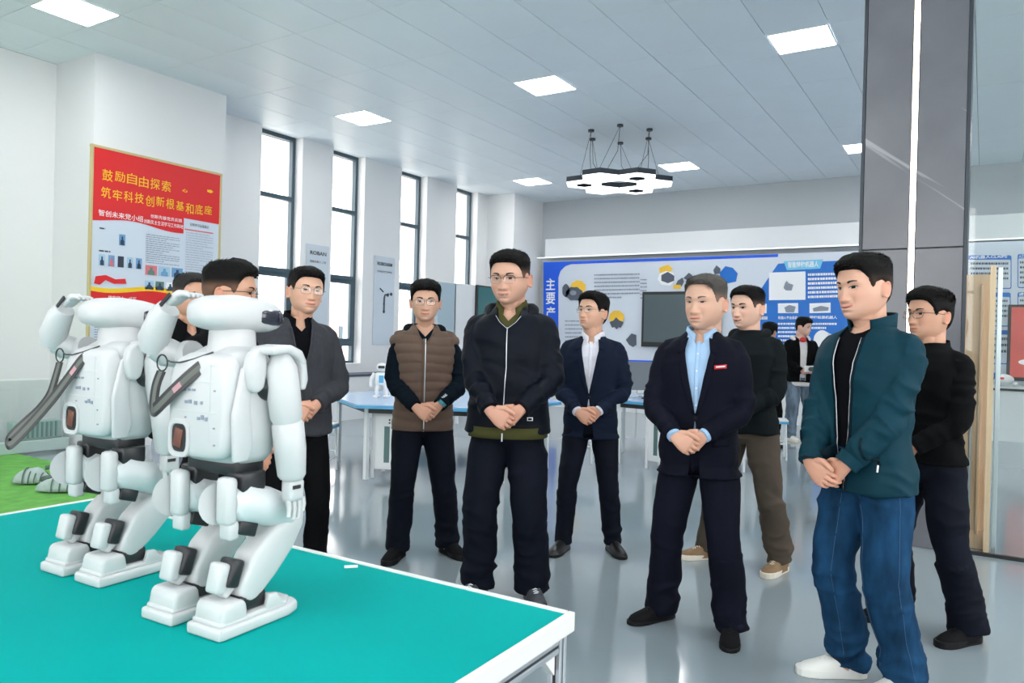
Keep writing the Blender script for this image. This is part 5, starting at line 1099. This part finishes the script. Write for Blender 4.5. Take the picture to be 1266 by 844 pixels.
    for i, s in enumerate((-1, 1)):
        m.tube([(s*.03, .035, 1.470), (s*.09, .028, 1.442), (s*.165, .014, 1.404)], [.036, .048, .060+th*.2], 16); ad = (wr[i]-elb[i]).normalized(); we = wr[i]-ad*.012
        m.sphere(sho[i]+Vector((-s*.006, 0, -.004)), .063*sl, 20, 14)
        if spec.get('armless'): continue
        pts, rad = spl([sho[i]+Vector((0, 0, -.02)), sho[i]*.55+elb[i]*.45, elb[i], elb[i]*.45+we*.55, we], [.066*sl, .064*sl, .055*sl, .049*sl, .041*sl], 5); m.tube(pts, rad, 20); cuffs.append((we, ad))
    bones = [((0, 0, hz), (0, 0, 1.5), .17, .009, .005, .004, 5)]
    for i in (0, 1): bones += [(sho[i], elb[i], .055, .004, .007, .012, 9), (elb[i], wr[i], .05, .012, .008, .008, 11)]
    jme = garment(m, bones, .008, 5, seed+3, spec.get('jwr', 1.0)*1.35, spec.get('quilt')); jb = bvh_of(jme)
    if spec.get('open'): cut_front(jme, [([(1.60, .11), (1.515, .078)]+o_ if o_[0][0] > 1.4 else o_) for o_ in spec['open']])
    jme.materials.append(jm); J = link(bpy.data.objects.new(spec.get('jname', 'jacket'), jme), P); md = J.modifiers.new('t', 'SOLIDIFY'); md.thickness = .004; md.offset = -1
    for i, (we, ad) in enumerate(cuffs):
        m = MB(); r0 = .041*sl; m.tube([we-ad*.035, we-ad*.012, we+ad*.006], [r0+.005, r0+.0045, r0+.003], 20, caps=True); m.build('cuff', spec.get('cuffmat', jm), J, 60)
        if spec.get('shirtcuff'): MB().tube([we-ad*.01, we+ad*.022], [r0*.9, r0*.84], 20).build('shirt_cuff', spec['shirt'], J, 60)
    # inner layer
    if spec.get('shirt'):
        m = MB(); it = grow(BODY, .010+fat*.8, spec.get('shem', .92), belly=belly*.96); m.rings(torso_rings(it, 40)); sme = garment(m, [((0, 0, .9), (0, 0, 1.5), .17, .004, .004, .002, 6)], .009, 3, seed+9, .8)
        sme.materials.append(spec['shirt']); sbv = bvh_of(sme); cut_front(sme, [spec.get('vneck', [(1.60, .11), (1.50, .062), (1.435, .002)])]); SH = link(bpy.data.objects.new('shirt', sme), P); SH.modifiers.new('t', 'SOLIDIFY').thickness = .003
        if spec.get('buttons'):
            surf_strip('placket', sbv, [(-.010, 1.46), (-.010, 1.0)], [(.012, 1.46), (.012, 1.0)], spec['shirt'], SH, .002, .001)
            for q in range(4):
                h = sbv.ray_cast(Vector((.001, -1, 1.40-.085*q)), Vector((0, 1, 0)))
                if h[0]: MB().cyl((.001, h[0].y-.003, 1.40-.085*q), (.001, h[0].y-.006, 1.40-.085*q), .0045, n=8).build('button', M_wt, SH)
    C_ = lambda *a, **kw: collar(*a, **kw)
    ex = spec.get('extra')
    if ex: ex(P, J, jb, jm, spec, dict(hx=hx, wr=wr, elb=elb, sho=sho))
    return P
def hood(P, m, y0=.105, z0=1.475, r=.040, front=(.075, -.085, 1.40)):
    q = MB(); pts, rad = spl([(-front[0], front[1], front[2]), (-.098, -.045, 1.455), (-.108, .03, z0+.022), (-.07, y0-.01, z0+.02), (0, y0+.015, z0+.005), (.07, y0-.01, z0+.02), (.108, .03, z0+.022), (.098, -.045, 1.455), (front[0], front[1], front[2])], [.012, .024, r*.8, r, r*1.25, r, r*.8, .024, .012], 5)
    q.tube(pts, rad, 16); q.tube([(-.05, y0+.01, z0+.0), (0, y0+.045, z0-.06), (.05, y0+.01, z0)], [.03, .05, .03], 14)
    me = garment(q, [((-.1, 0, z0), (.1, 0, z0), .1, .006, .006, .006, 14)], .008, 3, 5, 1.2); me.materials.append(m); return link(bpy.data.objects.new('hood', me), P)
def lapels(J, jb, m, zb=1.12, zn=1.36, wide=.085, inner=.060):
    for s in (-1, 1):
        surf_strip('lapel', jb, [(s*inner, 1.455), (s*(inner+.004), 1.40), (s*(inner*.62), 1.28), (s*.006, zb)], [(s*.092, 1.452), (s*wide, zn+.012), (s*(wide*.86), 1.26), (s*.014, zb)], m, J, .005, .003, 14, 4)
        surf_strip('collar_notch', jb, [(s*.050, 1.478), (s*(inner+.002), 1.41)], [(s*.085, 1.468), (s*.098, 1.395)], m, J, .009, .003, 5, 3)
def edges(J, jb, m, pts, w_=.004, name='edge_piping', off=.003, th=.003):
    return surf_strip(name, jb, [(x-w_, z) for x, z in pts], [(x+w_, z) for x, z in pts], m, J, off, th, 24, 1)
HB = (.005, .0045, .0045); HG = (.045, .042, .042)
SK1 = (.64, .35, .23); SK2 = (.72, .42, .29); SK3 = (.56, .31, .21)
c_navy = cloth('navy_suit_wool', srgb(24, 27, 46), .8); c_navyb = cloth('blue_suit_wool', srgb(30, 42, 66), .8); c_blk = cloth('black_cloth', srgb(16, 18, 22), .85); c_blk2 = cloth('black_trouser_cloth', srgb(17, 19, 24), .85)
c_dkblue = cloth('dark_blue_nylon', srgb(20, 27, 42), .5); c_dknavytr = cloth('dark_navy_trousers', srgb(24, 30, 46), .75); c_teal = cloth('teal_jacket_cloth', srgb(18, 68, 84), .62); c_tealdk = cloth('dark_teal_lining', srgb(16, 44, 56), .7)
c_grey = mat('pinstripe_charcoal', srgb(50, 52, 58), .85, bump=(160, .2, .001), noise=(6, .22, (30, 30, .3))); c_brown = cloth('brown_quilted_nylon', srgb(116, 96, 84), .55); c_hood = cloth('dark_blue_fleece', srgb(17, 32, 46), .9); c_olive = cloth('olive_cotton', srgb(92, 92, 52), .85)
c_tee = cloth('black_cotton', srgb(20, 22, 30), .9); c_khaki = cloth('khaki_trousers', srgb(98, 88, 78), .85); c_dkgreen = cloth('dark_green_grey_jacket', srgb(28, 38, 42), .8); c_white = cloth('white_shirt', srgb(226, 226, 236), .75); c_lblue = cloth('light_blue_shirt', srgb(168, 200, 232), .75); c_hoodw = cloth('white_hoodie', srgb(226, 222, 222), .85)
def jeans_mat(name, a, b):
    m = mat(name, a, .85, bump=(220, .35, .0012), noise=(14, .45, (1, 1, .35)), spec=.12); return m
c_jean = jeans_mat('blue_denim', (.009, .045, .105), 0); c_jean2 = jeans_mat('faded_grey_denim', srgb(108, 124, 140), 0)
m_blkshoe = mat('black_shoe_leather', (.008, .008, .009), .35); m_sole = mat('black_shoe_sole', (.008, .008, .009), .6, spec=.2); m_knit = mat('black_knit_shoe', (.007, .007, .008), .85, bump=(300, .4, .001), spec=.15); m_tansn = mat('tan_suede', srgb(140, 112, 82), .8, noise=(20, .15)); m_cream = mat('cream_sole', srgb(228, 220, 204), .6); m_wsn = mat('white_leather_shoe', srgb(232, 232, 226), .5)
m_gysn = mat('grey_black_sneaker', srgb(70, 74, 80), .6, noise=(25, .35)); c_redlbl = mat('red_badge', srgb(205, 40, 50), .5); m_watch = mat('watch_teal_band', srgb(60, 130, 140), .4)

def x_suit(P, J, jb, jm, sp, k):
    lapels(J, jb, jm, 1.10, 1.37); collar('collar_band', jm, J, 1.15, 1.452, .045, .084, .078, cy=.026, ry0=.080, ry1=.074, tilt=.028)
    for s in (-1, 1): surf_strip('pocket_flap', jb, [(s*.085, .985), (s*.085, .945)], [(s*.165, .992), (s*.165, .955)], jm, J, .006, .004, 4, 4)
    h = jb.ray_cast(Vector((.004, -1, 1.085)), Vector((0, 1, 0)))
    if h[0]: MB().cyl((.004, h[0].y+.004, 1.085), (.004, h[0].y-.008, 1.085), .009, n=12).build('button', m_sole, J)
    collar('shirt_collar', sp['shirt'], P, .26, 1.482, .037, .080, .069, cy=.012, ry0=.086, ry1=.074, tilt=.030, fold=.013, point=.032)
    if sp.get('badge'): surf_strip('badge', jb, [(.086, 1.345), (.086, 1.325)], [(.142, 1.352), (.142, 1.332)], c_redlbl, J, .008, .003, 3, 5); surf_strip('badge_text', jb, [(.094, 1.340), (.094, 1.334)], [(.136, 1.345), (.136, 1.339)], M_wt, J, .0105, .001, 2, 5)
def x_teal(P, J, jb, jm, sp, k):
    for s in (-1, 1):
        edges(J, jb, c_tealdk, [(s*.058, 1.45), (s*.052, 1.34), (s*.040, 1.20), (s*.030, 1.05), (s*.022, sp['jhem']+.01)], .006, 'front_facing'); edges(J, jb, M_zip, [(s*.052, 1.45), (s*.046, 1.34), (s*.034, 1.20), (s*.024, 1.05), (s*.016, sp['jhem']+.01)], .0016, 'zip')
        edges(J, jb, c_tealdk, [(s*.135, 1.06), (s*.150, .95)], .004, 'pocket_zip', .004)
    MB().tube([(.150, -.118, .952), (.152, -.124, .925)], .004, 8).build('zip_puller', M_zip, J)
    collar('collar', jm, J, .55, 1.445, .082, .088, .096, cy=.026, ry0=.084, ry1=.092, tilt=.034, lean=-.1); collar('collar_lining', c_tealdk, J, .56, 1.448, .076, .083, .091, cy=.026, ry0=.079, ry1=.087, tilt=.034, lean=-.1)
def x_mandarin(P, J, jb, jm, sp, k):
    for s in (-1, 1): edges(J, jb, jm, [(s*.060, 1.455), (s*.040, 1.33), (s*.006, 1.20)], .006, 'front_edge', .004, .005)
    edges(J, jb, jm, [(.004, 1.20), (.004, .80)], .006, 'front_edge', .003, .003)
    collar('stand_collar', jm, J, .62, 1.447, .056, .086, .080, cy=.026, ry0=.083, ry1=.076, tilt=.034)
    collar('shirt_collar', sp['shirt'], P, .34, 1.482, .042, .080, .069, cy=.012, ry0=.084, ry1=.073, tilt=.030, fold=.012, point=.028)
    surf_strip('pocket', jb, [(.10, .99), (.10, .975)], [(.165, .998), (.165, .983)], jm, J, .006, .004, 3, 4)
def x_vest(P, J, jb, jm, sp, k):
    # dark sleeves under the vest
    for i in (0, 1):
        m = MB(); s = (-1, 1)[i]; ad = (k['wr'][i]-k['elb'][i]).normalized(); we = k['wr'][i]-ad*.012; S, E = k['sho'][i], k['elb'][i]
        pts, rad = spl([S+Vector((-s*.03, 0, .004)), S*.55+E*.45, E, E*.45+we*.55, we], [.064, .064, .056, .050, .042], 5); m.tube(pts, rad, 20)
        me = garment(m, [(S, E, .055, .004, .006, .011, 15), (E, we, .05, .011, .007, .008, 17)], .008, 5, 31+i, 1.1); me.materials.append(c_hood); SL = link(bpy.data.objects.new('sleeve', me), P)
        MB().tube([we-ad*.03, we+ad*.006], [.046, .043], 20).build('cuff', c_hood, SL, 60)
        if i: pc = we-ad*.05+Vector((-.01, -.049, .012)); text('cuff_print', '3AK', M_wt, SL, tuple(pc), (.75, .1, .66), (-.66, 0, .75), .04, .016, 0, .02)
    m = MB(); m.tube([k['wr'][1]+Vector((.012, -.004, .008)), k['wr'][1]+Vector((.026, -.001, .024))], [.031, .032], 18).build('watch_band', m_watch, P, 60)
    edges(J, jb, M_zip, [(.002, 1.42), (.002, sp['jhem'])], .0035, 'zip', .003); edges(J, jb, c_brown, [(-.010, 1.42), (-.010, sp['jhem'])], .006, 'zip_placket', .003)
    for s in (-1, 1): edges(J, jb, c_brown, [(s*.055, 1.458), (s*.035, 1.43), (s*.006, 1.39)], .005, 'neck_edge', .004)
    hood(P, c_hood, .095, 1.462, .036, (.045, -.098, 1.395)); collar('neckband', c_tee, P, 0.0, 1.435, .026, .073, .066, cy=.022, tilt=.050)
def x_hoodie(P, J, jb, jm, sp, k):
    edges(J, jb, M_zip, [(.0, 1.40), (.003, 1.2), (-.004, 1.05), (-.006, sp['jhem']+.005)], .0022, 'zip', .004)
    for s in (-1, 1): edges(J, jb, M_zip, [(s*.064, 1.458), (s*.040, 1.425), (s*.002, 1.395)], .0016, 'neck_piping', .005); MB().tube([(s*.060, -.118, 1.40), (s*.068, -.130, 1.36), (s*.070, -.134, 1.31)], .0022, 6).build('drawstring', c_dkblue, J); MB().cyl((s*.070, -.134, 1.31), (s*.070, -.135, 1.285), .0034, n=8).build('cord_tip', M_zip, J)
    MB().tube([(-.006, -.150-sp['belly'], sp['jhem']+.01), (-.006, -.152-sp['belly'], sp['jhem']-.03)], .004, 8).build('zip_puller', M_zip, J)
    surf_strip('small_logo', jb, [(.112, .955), (.112, .937)], [(.140, .955), (.140, .937)], M_wt, J, .003, .0012, 3, 4); surf_strip('logo_centre', jb, [(.117, .951), (.117, .941)], [(.135, .951), (.135, .941)], c_dkblue, J, .0045, .001, 3, 4)
    hood(P, c_dkblue, .10, 1.470, .042); collar('polo_collar', c_olive, P, .42, 1.480, .042, .082, .071, cy=.012, ry0=.086, ry1=.074, tilt=.032, fold=.013, point=.028)
    q = MB(); q.rings(torso_rings([(.80+.045, .205+.0, -.155-sp['belly']*.6, .155), (.90, .196, -.15-sp['belly']*.8, .145)], 40), caps=False)
    o = q.build('shirt_hem', c_olive, P, 60); o.modifiers.new('t', 'SOLIDIFY').thickness = .004
    we = k['wr'][0]; ad = (k['wr'][0]-k['elb'][0]).normalized(); MB().tube([we-ad*.034, we-ad*.026], [.0485, .0478], 20).build('cuff_print', M_wt, J, 60)
def x_zipjacket(P, J, jb, jm, sp, k):
    edges(J, jb, M_printdk, [(.0, 1.42), (.003, 1.2), (.0, sp['jhem']+.005)], .003, 'zip', .004); hood(P, jm, .10, 1.470, .038)
def x_highcollar(P, J, jb, jm, sp, k):
    edges(J, jb, c_blk2, [(.0, 1.45), (.0, sp['jhem'])], .004, 'zip', .004); collar('stand_collar', jm, J, .25, 1.450, .052, .084, .077, cy=.026, ry0=.082, ry1=.074, tilt=.034)
def x_varsity(P, J, jb, jm, sp, k):
    for s in (-1, 1): edges(J, jb, c_hoodw, [(s*.052, 1.44), (s*.040, 1.2), (s*.036, .88)], .003, 'edge', .003)
    hood(P, c_hoodw, .10, 1.475, .040); q = MB().sphere((0, -.10, 1.47), (.05, .035, .035), 14, 10).build('red_lining', c_redlbl, P, 60)
    o = MB().rings(torso_rings([(.80, .185, -.13, .14), (.86, .180, -.128, .13)], 32), caps=False).build('hoodie_hem', c_hoodw, P, 60); o.modifiers.new('t', 'SOLIDIFY').thickness = .004

SHW = dict(shoe=(m_blkshoe, m_sole))
people = []
# back row, from the left
person(233, 4.25, 15, 1.745, 'man with greying hair in a dark jacket, mostly hidden behind the two robots', SK1, (.03, .028, .028), head=(14, 0, 0), seed=1, face=dict(wide=.05, jaw=.06, smile=-.001, eye=.0036), hsty=dict(top=.015, side=.004, up=.008, fade=.6),
    spec=dict(top=c_blk, trousers=mat('light_grey_trousers', srgb(150, 156, 170), .85), shirt=c_tee, open=[[(1.49, .055), (1.20, .004)]], extra=x_mandarin, jhem=.86, **SHW), hs=1.06)
person(279, 3.20, 52, 1.72, 'man with black hair and thin glasses in profile, hidden behind the front robot', SK1, HB, head=(22, 0, 0), seed=2, face=dict(wide=.03), glasses='dark', hsty=dict(top=.022, side=.007, fade=.55, front=.008),
    spec=dict(top=c_blk, trousers=c_blk2, shirt=c_tee, open=[[(1.49, .055), (1.20, .004)]], extra=x_mandarin, jhem=.86, **SHW), hs=1.08)
person(368, 4.30, 12, 1.80, 'man in a charcoal striped stand-collar jacket and glasses with clasped hands', SK2, HB, head=(6, -3, 4), seed=3, face=dict(wide=.03, jaw=.05, smile=.006, eye=.0036, dx=.028), glasses='silver', hsty=dict(top=.018, side=.007, fade=.1, up=-.002),
    spec=dict(top=c_grey, trousers=c_blk2, shirt=c_tee, open=[[(1.50, .062), (1.33, .036), (1.20, .001)]], extra=x_mandarin, jhem=.85, fat=.010, **SHW), hs=1.08, clasp=(.0, -.205, .975))
person(523, 4.80, 2, 1.785, 'man in a brown quilted vest over dark blue sleeves, in front of the blue table', SK2, HB, feet=[(492, 692), (554, 687)], toes=(-22, 30), head=(-2, 0, 0), seed=4, face=dict(wide=.04, jaw=.04, smile=.005), glasses='silver', shoe='sneaker', hsty=dict(top=.024, side=.009, fade=0, up=-.004, lock=1.1),
    spec=dict(top=c_brown, trousers=c_dknavytr, armless=True, quilt=(.060, .005), shirt=c_hood, shem=.95, open=[[(1.50, .058), (1.44, .036), (1.39, .002)]], extra=x_vest, jhem=.83, fat=.010, shoe=(m_knit, m_sole), leg=.010), hs=1.08, clasp=(.02, -.225, .945), shift=-.025)
person(630, 4.11, -8, 1.905, 'tall man with glasses in a dark hooded zip jacket over an olive shirt', (.66, .38, .27), HB, feet=[(588, 740), (656, 745)], toes=(-15, 16), head=(-12, 4, 0), seed=5, face=dict(wide=.06, jaw=.09, cheek=.006, smile=.003, open=.0016), glasses='half', shoe='sneaker', hsty=dict(top=.020, side=.005, fade=.5, up=.002),
    spec=dict(top=c_dkblue, trousers=c_dknavytr, fat=.011, belly=.032, shirt=c_olive, shem=.90, open=[[(1.50, .066), (1.44, .046), (1.395, .001)]], extra=x_hoodie, jhem=.865, sleeve=1.12, leg=.020, twr=1.4, flare=.01, lace=M_wt, shoe=(m_gysn, m_sole)), hs=1.10, clasp=(.02, -.235, .945))
person(733, 5.07, -8, 1.745, 'man in a navy suit and white shirt with round glasses, looking up to the side', SK2, HB, feet=[(694, 683), (756, 684)], toes=(-12, 26), head=(-28, -10, 0), seed=6, face=dict(wide=0, smile=-.001), glasses='round', hsty=dict(top=.024, side=.011, fade=0, lock=1.2),
    spec=dict(top=c_navyb, trousers=c_dknavytr, shirt=c_white, shirtcuff=True, buttons=True, open=[[(1.50, .062), (1.40, .058), (1.28, .036), (1.105, .002)], [(1.07, .002), (.80, .040)]], extra=x_suit, jhem=.80, flare=.012, **SHW), hs=1.07, clasp=(.01, -.20, .945))
person(872, 3.72, -9, 1.765, 'older man in a navy suit, light blue shirt and small red badge', (.70, .42, .30), (.075, .068, .062), feet=[(815, 769), (901, 792)], toes=(-38, 6), head=(-20, 0, 0), seed=7, face=dict(wide=.05, jaw=.08, cheek=.004, smile=.002, long=.04, eye=.0036, nose=.003, dx=.026), hsty=dict(top=.016, side=.005, fade=.75, up=.010, sweep=.003),
    spec=dict(top=c_navy, trousers=c_navy, shirt=c_lblue, shirtcuff=True, buttons=True, badge=True, open=[[(1.50, .064), (1.40, .060), (1.28, .038), (1.105, .002)], [(1.07, .002), (.79, .030)]], extra=x_suit, jhem=.79, fat=.010, belly=.012, leg=.012, hemw=.014, hem=.045, flare=.010, lace=m_sole, shoe=(m_knit, m_sole)), hs=1.10, clasp=(-.01, -.215, .955))
person(920, 4.83, -22, 1.80, 'young man in a dark hooded zip jacket and khaki trousers behind the older man', (.74, .46, .34), HB, feet=[(872, 692), (960, 709)], toes=(-40, -6), head=(-14, 0, 0), seed=8, face=dict(wide=.03, smile=.008, open=.0026), shoe='sneaker', hsty=dict(top=.018, side=.005, fade=.35, up=.004),
    spec=dict(top=c_dkgreen, trousers=c_khaki, extra=x_zipjacket, jhem=.86, fat=.010, sleeve=1.08, leg=.016, twr=1.7, shoe=(m_tansn, m_cream), lace=m_cream), hs=1.10, clasp=(-.02, -.22, .95))
person(990, 11.4, 18, 1.86, 'distant young man in a black jacket over a white hood, holding a camera', (.72, .46, .36), HB, toes=(20, 30), head=(42, 8, 0), seed=9, face=dict(), shoe='sneaker', hsty=dict(top=.028, side=.014, fade=0, up=-.004), arms=((-.06, -.26, 1.02), (.08, -.26, 1.02)),
    spec=dict(top=c_blk, trousers=c_jean2, extra=x_varsity, shirt=c_hoodw, open=[[(1.48, .05), (1.2, .040), (.88, .036)]], jhem=.86, fat=.008, sleeve=1.1, leg=.022, hand_d=((.5, -.6, .1), (-.5, -.6, .1)), shoe=(m_wsn, m_cream)), hs=1.04)
person(951, 10.6, 150, 1.74, 'dark haired person far off, only the head showing beside the hooded jacket collar', SK1, HB, seed=10, hsty=dict(top=.03, side=.015, fade=0), spec=dict(top=c_blk, trousers=c_blk2, extra=x_highcollar, jhem=.85, **SHW), hs=1.04)
person(1078, 3.10, -38, 1.815, 'man in a teal zip jacket over a black shirt, blue jeans and white sneakers', (.70, .40, .28), HB, feet=[(1036, 838), (1104, 866)], toes=(-30, -8), head=(-4, 2, -2), seed=11, face=dict(wide=.02, jaw=.03, smile=.009, open=.0008, long=.03, dx=-.012), shoe='sneaker', hsty=dict(top=.022, side=.008, fade=.12, up=-.002),
    spec=dict(top=c_teal, trousers=c_jean, jeans=True, shirt=c_tee, shem=.88, vneck=[(1.6, .12), (1.495, .066), (1.472, .030), (1.466, .002)], twr_=1, open=[[(1.50, .066), (1.34, .052), (1.20, .040), (1.05, .030), (.835, .022)]], extra=x_teal, jhem=.825, fat=.014, sleeve=1.12, leg=.014, hem=.05, twr=1.7, jwr=1.2, shoe=(m_wsn, m_wsn)), hs=1.08, clasp=(.0, -.225, .885), shift=-.05)
person(1152, 3.83, -38, 1.725, 'man in a black high-collared jacket and dark-rimmed glasses beside the dark column', SK1, HB, feet=[(1097, 768), (1187, 796)], toes=(-20, -2), head=(-6, -4, 0), seed=12, face=dict(wide=.0, smile=.001), glasses='dark', shoe='sneaker', hsty=dict(top=.026, side=.010, fade=0, up=-.002, sweep=-.004),
    spec=dict(top=c_blk, trousers=c_dknavytr, extra=x_highcollar, jhem=.90, fat=.006, leg=.018, twr=1.5, cuffmat=c_blk, shoe=(m_knit, m_sole)), hs=1.08, shift=-.03)
# camera held by the distant young man
p9 = [o for o in C.objects if o.name.startswith('person') and '9' and 'distant young' in o.get('label', '')][0]
cp = p9.matrix_world @ Vector((.01, -.40, 1.06)); dc = empty('handheld_camera', tuple(cp), p9.matrix_world.to_euler().z); tag(dc, 'small white and black camera held by the distant young man', 'camera')
MB().box((0, 0, 0), (.16, .06, .09), bev=.01).build('body', M_white, dc); MB().cyl((0, -.03, 0), (0, -.10, 0), .035).build('lens', M_dark, dc, 60)
